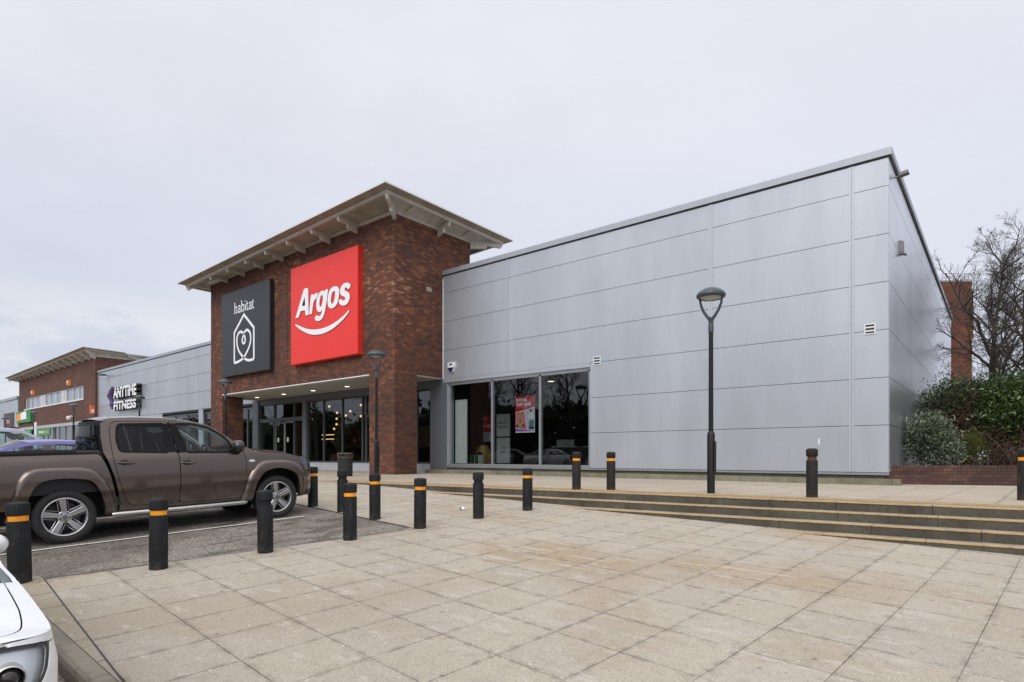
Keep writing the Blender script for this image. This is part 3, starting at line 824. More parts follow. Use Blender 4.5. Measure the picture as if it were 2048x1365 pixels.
# ---------------------------------------------------------------- the two big signs
LT = dict(
A=[[(0.446,2.07),(0.688,2.063),(0.874,2.327),(1.217,2.317),(1.263,2.079),(1.496,2.072),(1.458,3.239),(1.376,3.275),(1.244,3.287),(1.149,3.262),(1.103,3.228)],[(1.194,2.938),(1.232,2.525),(0.966,2.538)]],
r=[[(1.544,2.085),(1.756,2.075),(1.815,2.346),(1.877,2.544),(1.969,2.653),(2.122,2.694),(2.158,2.787),(2.252,2.911),(2.096,2.925),(1.969,2.905),(1.895,2.856),(1.914,2.906),(1.693,2.923),(1.637,2.666)]],
g=[[(2.96,2.924),(2.792,2.944),(2.729,2.884),(2.651,2.938),(2.545,2.95),(2.367,2.915),(2.241,2.814),(2.151,2.685),(2.107,2.486),(2.114,2.279),(2.187,2.144),(2.295,2.076),(2.438,2.075),(2.545,2.12),(2.492,1.996),(2.402,1.907),(2.259,1.903),(2.169,1.958),(2.078,1.944),(2.005,1.893),(1.998,1.811),(2.078,1.738),(2.223,1.697),(2.402,1.702),(2.545,1.763),(2.651,1.87),(2.739,2.04),(2.81,2.252),(2.897,2.582)],[(2.545,2.762),(2.598,2.692),(2.598,2.57),(2.545,2.395),(2.456,2.287),(2.385,2.288),(2.338,2.367),(2.338,2.51),(2.402,2.684),(2.481,2.763)]],
o=[[(3.516,2.967),(3.65,2.923),(3.751,2.816),(3.768,2.675),(3.734,2.463),(3.65,2.258),(3.516,2.141),(3.346,2.088),(3.209,2.089),(3.071,2.14),(2.984,2.245),(2.942,2.392),(2.949,2.573),(3.019,2.763),(3.14,2.903),(3.312,2.973)],[(3.465,2.767),(3.488,2.683),(3.475,2.546),(3.414,2.376),(3.329,2.29),(3.243,2.274),(3.192,2.332),(3.174,2.455),(3.202,2.611),(3.277,2.739),(3.38,2.785)]],
s=[[(4.328,2.968),(4.473,2.913),(4.544,2.813),(4.505,2.732),(4.408,2.701),(4.328,2.734),(4.23,2.791),(4.165,2.773),(4.148,2.707),(4.23,2.644),(4.376,2.57),(4.467,2.477),(4.489,2.337),(4.441,2.209),(4.328,2.11),(4.165,2.068),(3.984,2.087),(3.834,2.16),(3.751,2.262),(3.768,2.348),(3.851,2.374),(3.917,2.363),(3.967,2.31),(4.066,2.28),(4.165,2.293),(4.197,2.346),(4.165,2.411),(4.066,2.456),(3.917,2.521),(3.844,2.622),(3.834,2.722),(3.884,2.832),(3.984,2.932),(4.148,2.981)]],
smile=[[(0.454,1.797),(0.532,1.786),(0.843,1.658),(1.225,1.522),(1.6,1.424),(1.969,1.367),(2.367,1.343),(2.792,1.353),(3.209,1.407),(3.617,1.499),(3.984,1.625),(4.279,1.747),(4.408,1.835),(4.457,1.808),(4.425,1.745),(4.214,1.601),(3.917,1.447),(3.549,1.3),(3.14,1.185),(2.722,1.119),(2.331,1.107),(1.969,1.139),(1.6,1.211),(1.225,1.343),(0.881,1.494),(0.61,1.647),(0.454,1.754)]])
def sign_box(t, w, h, d, mat):
    mb = MB(); b = .02
    mb.add([(0, 0, 0), (w, 0, 0), (w, 0, h), (0, 0, h), (0, -d+b, 0), (w, -d+b, 0), (w, -d+b, h), (0, -d+b, h), (b, -d, b), (w-b, -d, b), (w-b, -d, h-b), (b, -d, h-b)],
           [(0, 1, 5, 4), (1, 2, 6, 5), (2, 3, 7, 6), (3, 0, 4, 7), (4, 5, 9, 8), (5, 6, 10, 9), (6, 7, 11, 10), (7, 4, 8, 11), (8, 9, 10, 11)])
    return mb.build('sign_box', mat, t)
rs = thing('red_shop_sign', 'large square red sign with slanting white word Argos over a white smile', 'shop sign', (-25.07, 14.988, 4.835))
sign_box(rs, 4.974, 4.385, .25, M['red_sign'])
for k, lps in LT.items():
    sm_ = [rounded(lp, .03, 3) if k in 'Ar' else catmull(lp, 5) for lp in lps]
    nm = 'smile_mark' if k == 'smile' else 'letter'
    outline(nm, sm_, M['letter_white'], rs, (0, -.272, 0), .010)
    outline(nm+'_edge', sm_, M['letter_edge'], rs, (0, -.258, 0), .005, .013)
bs_ = thing('charcoal_shop_sign', 'large square charcoal sign with white word habitat and heart inside a house outline', 'shop sign', (-31.82, 14.988, 4.825))
sign_box(bs_, 4.88, 4.33, .25, M['black_sign'])
mb = MB()
pf = lambda u, v, h: (u, -.2525-h, v)
mb.ribbon([(1.416,0.633),(1.416,2.181),(2.412,2.97),(3.405,2.185),(3.405,0.64)], .068, pf, .0)
heart = [(1.416,0.633),(1.808,0.662),(2.14,0.723),(2.412,0.815),(2.682,1.026),(2.948,1.286),(3.08,1.533),(3.107,1.766),(3.027,1.986),(2.868,2.112),(2.735,2.156),(2.574,2.124),(2.439,2.009),(2.331,1.863),(2.249,1.713),(2.304,1.573),(2.385,1.532),(2.493,1.551),(2.563,1.675),(2.52,1.839),(2.412,2.013),(2.249,2.1),(2.085,2.148),(1.892,2.106),(1.753,1.963),(1.697,1.726),(1.753,1.45),(1.919,1.189),(2.167,0.974),(2.412,0.815),(2.628,0.7),(2.948,0.628),(3.405,0.64)]
hp = catmull(heart, 5, False); nh = len(hp)
P3 = [pf(p[0], p[1], .003+.012*i/nh) for i, p in enumerate(hp)]
mb2 = MB(); 
for i in range(nh-1): pass
mb.ribbon(hp, .062, lambda u, v, h: (u, -.2545-h, v), .003)
mb.build('house_heart_mark', M['letter_white'], bs_)
# the word habitat, letter by letter: strokes in units of x-height
def habitat_letter(ch):
    t, k = .105, .05
    if ch == 'h': return [([(.15, 0), (.15, 1.62)], t), ([(.02, 1.58), (.15, 1.68)], k), ([(.0, .03), (.32, .03)], k), ([(.15, .72), (.3, .95), (.48, .97), (.6, .8), (.6, 0)], .09), ([(.45, .03), (.75, .03)], k)], .78
    if ch == 'a': return [([(.12, .78), (.2, .94), (.36, .98), (.5, .86), (.5, .1), (.64, .04)], .09), ([(.5, .6), (.25, .5), (.1, .32), (.12, .08), (.28, .02), (.5, .2)], .075)], .68
    if ch == 'b': return [([(.15, .05), (.15, 1.62)], t), ([(.02, 1.58), (.15, 1.68)], k), ([(.15, .75), (.32, .97), (.52, .93), (.64, .65), (.62, .3), (.48, .04), (.3, .03), (.15, .18)], .085)], .76
    if ch == 'i': return [([(.15, 0), (.15, .93)], t), ([(.02, .88), (.15, .98)], k), ([(.0, .03), (.3, .03)], k), ([(.15, 1.28), (.15, 1.46)], .1)], .36
    if ch == 't': return [([(.15, 1.3), (.15, .2), (.24, .04), (.40, .08)], .09), ([(.0, .93), (.38, .93)], k)], .46
tw = sum(habitat_letter(c)[1] for c in 'habitat'); sc = (3.446-1.388)/tw
mb = MB(); u0 = 1.40
for ch in 'habitat':
    st, adv = habitat_letter(ch)
    for li, (pts, w) in enumerate(st):
        pp = [(u0+p[0]*sc, 3.15+p[1]*.335) for p in pts]
        if len(pp) > 3: pp = catmull(pp, 4, False)
        mb.ribbon(pp, w*sc*.74, pf, .002*(li+1))
    u0 += adv*sc
mb.build('word', M['letter_white'], bs_)

# ================================================================ THE LEFT GREY WING
L0 = (-48, 18.09, 0); YL = 18.09
lw = thing('shop_wing', 'long grey panelled shop wing left of the brick entrance carrying the gym lettering', 'shop building', L0)
mb = MB()
RL = [z-.04 for z in ROWS[:-1]]+[8.07]
BL = [-63.3, -57.2, -52.0, -48.5, -42.4, -41.73, -37.6, -33.6]
for a, b in zip(BL[:-1], BL[1:]):
    for za, zb in zip(RL[:-1], RL[1:]):
        if za < 3.7 and (a, b) in ((-48.5, -42.4), (-41.73, -37.6), (-37.6, -33.6)): continue
        wall_y(mb, a, b, za, zb, YL, .08, .02)
part(mb, 'front_wall', M['clad'], lw, L0)
mb = MB(); mb.box(-63.35, -33.6, YL-.05, YL+.4, 8.12, 8.31); part(mb, 'coping', M['coping'], lw, L0)
mb = MB(); mb.box(-63.3, -33.6, YL-.015, YL+.3, 8.075, 8.12); mb.box(-63.3, -33.6, YL+.05, YL+.2, 3.75, 8.0); mb.box(-63.3, -48.5, YL+.05, YL+.2, 0, 3.8); mb.box(-63.3, -33.6, YL+5, YL+5.2, 0, 8)
part(mb, 'wall_core', M['joint'], lw, L0)
mb = MB(); mb.box(-63.3, -33.6, YL+.2, YL+8, 7.9, 8.0); part(mb, 'roof', M['roofmetal'], lw, L0)
for a, b in ((-48.5, -42.4), (-41.73, -33.9)):
    mb = MB(); n = max(2, int((b-a)/1.6))
    for k in range(n+1): X = a+(b-a)*k/n; mb.box(X-.05, X+.05, YL+.1, YL+.22, .3, 3.62)
    mb.box(a, b, YL+.1, YL+.22, 3.55, 3.66); mb.box(a, b, YL+.08, YL+.24, .0, .3)
    wf = part(mb, 'display_window', M['frame_dark'], lw, L0)
    for k in range(n):
        xa, xb = a+(b-a)*k/n+.05, a+(b-a)*(k+1)/n-.05
        mb = MB(); mb.box(xa, xb, YL+.15, YL+.16, .3, 3.55); part(mb, 'pane', M['shopglass'], wf, L0)
vent(lw, -42.15, -41.92, 3.92, 4.2, YL-.004, 3, L0); vent(lw, -49.45, -49.24, 3.9, 4.15, YL-.004, 3, L0)
cam_ = thing('wall_floodlight', 'small dark floodlight on an arm high on the grey wing above the gym lettering', 'wall light', (-60.0, YL, 7.62))
mb = MB(); mb.tube([(0, 0, 0), (0, -.4, .06)], .04, 6); mb.build('bracket', M['joint'], cam_)
mb = MB(); mb.obox((-.45, -.62, .02), (.9, 0, -.06), (0, .3, 0), (0, 0, .12)); mb.build('housing', M['joint'], cam_)

def text_fit(name, body, X0, X1, Z0, Z1, Y, ext, mat, parent, shear=0, bold=.03):
    o = text(name, body, (0, 0, 0), 1.0, mat, parent, .5, 1, 'LEFT', (0, 0, 0), shear, bold, 1.02)
    n = len(o.data.vertices); co = np.empty(n*3); o.data.vertices.foreach_get('co', co); co = co.reshape(-1, 3)
    mn, mx = co.min(0), co.max(0); q = (co-mn)/(mx-mn+1e-9)
    out = np.c_[X0+q[:, 0]*(X1-X0), Y+(1-q[:, 2])*ext, Z0+q[:, 1]*(Z1-Z0)]
    o.data.vertices.foreach_set('co', out.ravel()); o.data.update(); o.rotation_euler = (0, 0, 0)
    return o
gy = thing('gym_sign', 'white block lettering ANYTIME FITNESS with a purple running figure on grey wall', 'shop sign', (-55, YL, 0))
G0 = (55, -YL, 0)
M['sign_return'] = simple('black_letter_return', (.012, .012, .012), .5)
for body, x0, x1, z0, z1 in (('ANYTIME', -57.5, -52.45, 5.48, 6.38), ('FITNESS', -57.4, -52.5, 4.48, 5.2)):
    a = text_fit('word', body, x0+55, x1+55, z0, z1, -.42, .02, M['letter_white'], gy)
    b = text_fit('word_return', body, x0+55.02, x1+55.03, z0-.02, z1+.01, -.395, .37, M['sign_return'], a, bold=.05)
    mb = MB(); zz_ = z0+(z1-z0)*.66; mb.box(x0+55-.05, x1+55+.05, -.424, -.42, zz_, zz_+.055); mb.build('dark_reveal', M['sign_return'], a)
mb = MB()
for pts, r in (([(-2.80, 6.45), (-3.05, 6.10), (-3.20, 5.70), (-3.15, 5.30), (-2.95, 5.0)], [.13, .20, .19, .15, .10]), ([(-3.12, 5.25), (-3.22, 4.95), (-3.02, 4.72), (-2.85, 4.66)], [.14, .13, .11, .07]),
               ([(-3.05, 6.15), (-3.42, 6.22), (-3.62, 6.02)], [.11, .10, .08]), ([(-3.55, 5.92), (-3.80, 5.80), (-3.72, 5.52)], [.15, .15, .06])):
    mb.tube([(a, -.34, b) for a, b in catmull(pts, 4, False)], np.interp(np.linspace(0, 1, 4*(len(pts)-1)+1), np.linspace(0, 1, len(r)), r), 8)
mb.build('figure_mark', simple('purple_acrylic', (.085, .04, .15), .4), gy)

# ================================================================ THE FAR BRICK BLOCK
F0 = (-76, 17.9, 0)
fb = thing('brick_block', 'far brick block with a ribbon window, oversailing roof and green sandwich shop front', 'shop building', F0)
mb = MB(); YT = 17.9
mb.box(-89.7, -62.8, YT+.35, 25, 3.95, 9.72)
mb.box(-89.7, -62.8, YT, YT+.35, 7.30, 9.72); mb.box(-89.7, -62.8, YT, YT+.35, 3.95, 5.95); mb.box(-89.7, -87.2, YT, YT+.35, 5.95, 7.30); mb.box(-66.1, -62.8, YT, YT+.35, 5.95, 7.30)
mb.box(-63.7, -62.8, YT, 25, -.1, 3.95); mb.box(-89.7, -88.9, YT, 25, -.1, 3.95)
part(mb, 'brick_wall', M['brick_far'], fb, F0)
mb = MB(); 
for X in (-87.15, -84.9, -82.9, -81.0, -79.3, -77.5, -75.3, -73.4, -71.8, -69.8, -68.0, -66.15): mb.box(X-.03, X+.03, YT+.12, YT+.2, 6.0, 7.28)
for X0_, X1_ in ((-81.0, -79.3), (-73.4, -71.8)):
    for k in range(3): X = X0_+(X1_-X0_)*(k+.5)/3; mb.box(X-.13, X+.13, YT+.10, YT+.21, 6.05, 7.22)
mb.box(-87.3, -66.0, YT-.06, YT+.2, 5.90, 6.02); mb.box(-87.2, -66.1, YT+.12, YT+.2, 7.2, 7.3)
rw = part(mb, 'ribbon_window', M['white'], fb, F0)
mb = MB(); mb.box(-87.1, -66.2, YT+.22, YT+.25, 6.0, 7.28); part(mb, 'pane', M['upperglass'], rw, F0)
roof_block(fb, F0, -89.7, -62.8, 17.9, 22.5, 9.6, dict(fl=(-91.0, 16.75, 9.85), fr=(-62.1, 16.75, 10.24), br=(-62.1, 20.0, 10.17), bl=(-91.0, 24, 9.8)), 10, [-88+k*1.85 for k in range(14)], False, .4)
mb = MB(); mb.box(-90.5, -62.3, 20.2, 24.8, 9.95, 10.09); part(mb, 'rear_roof', M['roofmetal'], fb, F0)
mb = MB(); mb.box(-89.0, -63.7, YT-.1, YT+.3, 3.62, 3.93); part(mb, 'shop_fascia', M['sillgrey'], fb, F0)
mb = MB()
for X in (-83.2, -76.3, -70.0):
    m_ = MB(); m_.box(X-.4, X+.4, YT, YT+.3, -.1, 3.62); part(m_, 'pier', M['alu'], fb, F0)
for X in (-80, -78.2, -74.2, -72.1, -67.8, -65.7): mb.box(X-.05, X+.05, YT+.08, YT+.2, 0, 3.62)
mb.box(-88.8, -63.8, YT+.09, YT+.19, 0, .1)
sw = part(mb, 'shopfront', M['alu'], fb, F0)
mb = MB(); mb.box(-88.8, -63.8, YT+.14, YT+.15, 0, 3.62); part(mb, 'shop_glass', M['shopglass'], sw, F0)
M['green'] = simple('green_sign_panel', (.018, .25, .045), .45, 0, .08)
M['green_pale'] = simple('pale_green_display', (.15, .30, .19), .5, 0, .35, 1.2)
M['orange'] = simple('orange_sign_panel', (.80, .27, .025), .45)
mb = MB(); mb.box(-76, -63.9, YT+1.0, YT+1.1, .1, 3.6); part(mb, 'window_display', M['green_pale'], fb, F0)
gs = thing('green_sign', 'green sign with orange and white blocks high on the far brick block', 'shop sign', (-86.8, YT, 5.15))
mb = MB(); mb.box(-3.1, 3.1, -.22, 0, -.65, .64); mb.build('panel', M['green'], gs)
mb = MB(); mb.add([(-2.85, -.26, -.52), (-.9, -.26, -.34), (-.9, -.26, .43), (-2.7, -.26, .37)], [(0, 1, 2, 3)]); mb.add([(-2.85, -.22, -.52), (-.9, -.22, -.34), (-.9, -.26, -.34), (-2.85, -.26, -.52)], [(0, 1, 2, 3)]); mb.build('orange_block', M['orange'], gs)
mb = MB(); mb.add([(-.9, -.26, -.34), (1.95, -.26, -.28), (1.5, -.26, -.02), (1.75, -.26, .2), (1.4, -.26, .42), (1.7, -.26, .6), (1.0, -.26, .58), (-.9, -.26, .43)], [tuple(range(8))]); mb.build('white_block', M['letter_white'], gs)
g2 = thing('sandwich_shop_fascia', 'green fascia panel lettered SUBWAY in yellow and white at ground floor', 'shop sign', (-86.1, YT-.12, 3.3))
mb = MB(); mb.box(-2.75, 2.6, -.06, 0, -.32, .32); mb.build('panel', M['green'], g2)
a = text_fit('word', 'SUB', -2.1, -.3, -.12, .13, -.075, .01, M['orange'], g2); b = text_fit('word', 'WAY', -.25, 1.75, -.12, .13, -.075, .01, M['letter_white'], g2)
g3 = thing('window_sign', 'green window sign with white and yellow lettering right of the white pole', 'shop sign', (-79.7, YT-.02, 3.25))
mb = MB(); mb.box(-2.6, 2.9, -.03, 0, -.36, .33); mb.build('panel', simple('green_window_film', (.03, .27, .085), .35, 0, .1), g3)
text_fit('word', 'SUB', -1.2, .4, -.13, .1, -.04, .01, M['letter_white'], g3); text_fit('word', 'WAY', .5, 2.2, -.16, .07, -.04, .01, simple('yellow_letter', (.65, .5, .05), .5), g3)
for X, z, l in ((-83.3, 7.7, 'amber alarm box above the left end of the ribbon window'), (-70.25, 7.8, 'amber alarm box above the right end of the ribbon window')):
    t = thing('alarm_box', l, 'alarm box', (X, YT, z), 0, 'amber alarm boxes on far brick block')
    mb = MB(); mb.add([(-.28, 0, .3), (.28, 0, .3), (.28, 0, -.3), (-.28, 0, -.3), (-.22, -.2, .24), (.22, -.2, .24), (.22, -.2, -.24), (-.22, -.2, -.24)], [(4, 5, 6, 7), (0, 1, 5, 4), (1, 2, 6, 5), (2, 3, 7, 6), (3, 0, 4, 7)]); mb.build('casing', M['orange'], t)
    mb = MB(); mb.box(-.18, .18, -.22, -.2, -.05, .12); mb.build('badge', M['letter_white'], t)
t = thing('orange_box', 'orange projecting box at the right corner of the far brick block above pickup roof', 'projecting sign', (-62.95, YT-.3, 4.75))
mb = MB(); mb.box(-.12, .12, -.05, .28, -.30, .45); mb.build('panel', simple('orange_box_paint', (.75, .15, .03), .5), t); mb = MB(); mb.box(.121, .126, .02, .2, -.2, .1); mb.build('pale_mark', M['letter_white'], t)
# plain grey block at the far left
K0 = (-100, 17.9, 0)
kb = thing('shop_wing', 'plain grey block at far left edge beyond the sandwich shop', 'shop building', K0)
mb = MB()
for za, zb in zip(RL[:-2], RL[1:-1]): wall_y(mb, -112, -101, za, zb, 17.8, .1, .02); wall_y(mb, -101, -95.6, za, zb, 17.8, .1, .02)
for za, zb in zip(RL[3:-2], RL[4:-1]): pass
part(mb, 'front_wall', M['clad'], kb, K0)
mb = MB(); mb.box(-95.6, -89.75, 17.8, 24, -.1, 7.35); part(mb, 'end_wall', M['clad'], kb, K0)
mb = MB(); mb.box(-112, -89.72, 17.7, 24, 7.4, 7.72); part(mb, 'coping', M['coping'], kb, K0)
mb = MB(); mb.box(-112, -95.6, 17.95, 24, 0, 7.4); part(mb, 'wall_core', M['joint'], kb, K0)
mb = MB(); mb.box(-96.5, -91.6, 17.74, 17.79, 3.9, 5.9); sg_ = part(mb, 'dark_opening', simple('dark_shop_panel', (.05, .04, .045), .5), kb, K0)
mb = MB()
for k in range(5): mb.box(-95.4+k*.42, -95.4+k*.42+.28, 17.715, 17.74, 4.55+.1*(k % 2), 5.15); mb.box(-95.4+k*.42, -95.4+k*.42+.2, 17.715, 17.74, 5.25, 5.4)
part(mb, 'pink_lettering', simple('pale_pink_letters', (.55, .28, .28), .5), sg_, K0)

# ================================================================ brick stair tower far behind, and the low planter wall
tb = thing('brick_stair_tower', 'tall narrow red brick tower behind the bare tree', 'brick tower', (-2.2, 50, 0))
mb = MB()
d1 = np.array([1.52, 1.24, 0]); d2 = np.array([-.63, .77, 0])*5
mb.obox((-.9, -.85, -.5), d1, d2, (0, 0, 12.84)); mb.build('shaft', M['brick_back'], tb)
mb = MB(); mb.obox(np.array((-.9, -.85, 8.6))+d1+d2*.06, d1*.17, d2*.3, (0, 0, 3.2)); mb.build('side_shaft', M['brick_back'], tb)
mb = MB(); mb.obox((-.96, -.9, 12.34), d1*1.06, d2*1.02, (0, 0, .10)); mb.build('coping', M['coping'], tb)
mb = MB()
e = d1*1.0
for k in range(9): p = np.array((-.9, -.85, 12.44))+e*k/8; mb.tube([p, p+np.array((0, 0, .42))], .012, 4)
for z in (.25, .42): mb.tube([np.array((-.9, -.85, 12.44+z)), np.array((-.9, -.85, 12.44+z))+e], .012, 4)
mb.build('railing', M['joint'], tb)
pw = thing('planter_wall', 'low brick planter wall with soldier course top at right of grey wing', 'low wall', (-2.1, 17.9, 0))
dd = np.array([.774, .633, 0]); dn = np.array([-.633, .774, 0])
mb = MB(); mb.obox((-.25, -.05, -.12), dd*7.5, dn*.22, (0, 0, .41)); mb.build('brick_wall', M['brick_plant'], pw)
mb = MB(); s = 0.0
while s < 7.5:
    mb.obox(np.array((-.25, -.05, .295))+dd*s-dn*.004, dd*.078, dn*.228, (0, 0, .185)); s += .0855
mb.build('soldier_course', M['brick_plant'], pw)
mb = MB(); mb.add([(-2.15, 18.2, .36), (4, 23.2, .36), (12, 30, .36), (12, 46, .36), (-2.15, 46, .36)], [(0, 1, 2, 3, 4)]); tag(mb.build('planting_bed', M['soil']), kind='structure')
# ================================================================ VEHICLES
def carpaint(name, col, rough=.32, metal=.55, mud=False, coat=.6):
    g = G(name); p = g.obj()
    n = g.noise(p, 1.1, 3); d = g.noise(p, 9, 5, .7)
    c = g.mix(g.m('MULTIPLY', g.step(d, .5, .62), .15), tuple(col), tuple(x*.78 for x in col))
    r = g.m('ADD', rough-.04, g.m('MULTIPLY', n, .10))
    if mud:      # road dirt thrown up on the lower flanks
        wp_ = g.obj(); z = g.n('ShaderNodeSeparateXYZ', {0: wp_}).outputs[2]; mn = g.noise(wp_, 5, 6, .72)
        mf = g.m('MULTIPLY', g.step(g.m('ADD', z, g.m('MULTIPLY', g.m('SUBTRACT', mn, .5), -1.1)), .62, .36), .55)
        c = g.mix(mf, c, (.12, .10, .078)); r = g.m('ADD', r, g.m('MULTIPLY', mf, .5)); metal = g.m('MULTIPLY', g.m('SUBTRACT', 1.0, mf), metal); coat = g.m('MULTIPLY', g.m('SUBTRACT', 1.0, mf), coat)
    return g.bsdf(c, r, metal, None, coat, **{'Coat Roughness': .06})
M['paint_brown'] = carpaint('metallic_brown_paint', (.112, .084, .071), .27, .9, True, coat=1.0)
M['paint_white'] = carpaint('white_car_paint', (.74, .75, .77), .3, 0, coat=.8)
M['paint_blue'] = carpaint('blue_car_paint', (.11, .10, .34), .3, .3)
M['paint_silver'] = carpaint('silver_blue_car_paint', (.34, .38, .45), .3, .7)
M['paint_red'] = carpaint('red_car_paint', (.30, .02, .02), .3, .1)
M['carglass'] = glass('car_glass', (.76, .86, .86), 1.45)
M['carglass_dark'] = glass('privacy_glass', (.09, .095, .10), 1.42, (.75, .75, .75))
M['carglass_rear'] = glass('dark_rear_glass', (.05, .05, .05), 1.5, (.42, .40, .38))
M['black_plastic'] = simple('black_plastic', (.014, .014, .015), .55, 0, .15, 20)
M['black_gloss'] = simple('gloss_black', (.012, .012, .013), .12, 0, .05, 3, coat=.6)
M['black_cab'] = simple('satin_black', (.010, .010, .010), .5, 0, .1, spec=.12)
M['tyre'] = simple('tyre_rubber', (.021, .020, .019), .82, 0, .35, 14, .5, 160)
M['rim'] = simple('machined_alloy', (.46, .46, .47), .28, .9, .06)
M['rim_dark'] = simple('dark_alloy_barrel', (.05, .05, .052), .45, .6, .1)
M['chrome'] = simple('brushed_steel', (.50, .49, .47), .26, .95, .06)
M['interior'] = simple('car_interior_trim', (.12, .12, .12), .8, 0, .2)
M['interior_pale'] = simple('pale_headlining', (.36, .36, .35), .9, 0, .1)
M['lens_clear'] = glass('headlamp_lens', (.93, .95, .96), 1.45)
M['lens_red'] = simple('rear_lamp_red', (.35, .01, .01), .15, 0, .05, coat=.5)
M['reflector'] = simple('lamp_reflector', (.74, .76, .78), .32, .55, .1, 9)
M['lens_white'] = simple('white_marker_lens', (.72, .70, .68), .2, 0, .05, coat=.5)
M['lamp_dark'] = simple('dark_headlamp', (.09, .095, .10), .08, .3, .3, 12, coat=.8)
M['underbody'] = simple('dark_underbody', (.008, .008, .008), .9)

def vpanel(mb, f, box, step, Mv, lipd=.022):
    V, F = march(f, *box, step)
    if not F: return
    V = np.array(V); P = Mv(V[:, 0], V[:, 1])
    mb.add(P, F, True)
    cnt = {}
    for fc in F:
        for i in range(len(fc)):
            a, b = fc[i], fc[(i+1) % len(fc)]
            if (b, a) in cnt: del cnt[(b, a)]
            else: cnt[(a, b)] = 1
    if lipd:
        c = np.array([0, 1, 0])
        for a, b in cnt:
            ia = -np.sign(P[a][1] or 1)*c*lipd; ib = -np.sign(P[b][1] or 1)*c*lipd
            mb.add([P[a], P[b], P[b]+ib, P[a]+ia], [(0, 1, 2, 3)], False)

class Plan:
    """body skin: s runs along the waist from the tail to the middle of the nose, z is height; y<0 is the right side"""
    def __init__(S, s0, xn, b, e, wz, nz, r0=None, xr=None, er=4):
        S.s0, S.xn, S.b, S.wz, S.nz = s0, xn, b, wz, nz; S.r0, S.xr = r0, xr
        def arc(a, ee):
            t = np.linspace(0, PI/2, 400); x = a*np.sin(t)**(2/ee); y = b*np.cos(t)**(2/ee)
            l = np.r_[0, np.cumsum(np.hypot(np.diff(x), np.diff(y)))]; return l, x, y
        S.fa = arc(xn-s0, e); S.smax = s0+S.fa[0][-1]
        if r0 is not None: S.ra = arc(r0-xr, er); S.smin = r0-S.ra[0][-1]
    def __call__(S, s, z, side=-1, off=0.0):
        s = np.asarray(s, float); z = np.asarray(z, float)
        k = (np.interp(z, *zip(*S.wz))+off)/S.b
        x = s.copy(); y = np.full(s.shape, S.b)
        f = s > S.s0; l = s-S.s0
        x = np.where(f, S.s0+np.interp(l, S.fa[0], S.fa[1]), x); y = np.where(f, np.interp(l, S.fa[0], S.fa[2]), y)
        fr = np.clip(l/(S.smax-S.s0), 0, 1)**1.3
        x = x+fr*(np.interp(z, *zip(*S.nz))+off)
        if S.r0 is not None:
            r = s < S.r0; l2 = S.r0-s
            x = np.where(r, S.r0-np.interp(l2, S.ra[0], S.ra[1])-off*np.clip(l2/(S.r0-S.smin), 0, 1), x); y = np.where(r, np.interp(l2, S.ra[0], S.ra[2]), y)
        return np.c_[x, side*y*k, z]

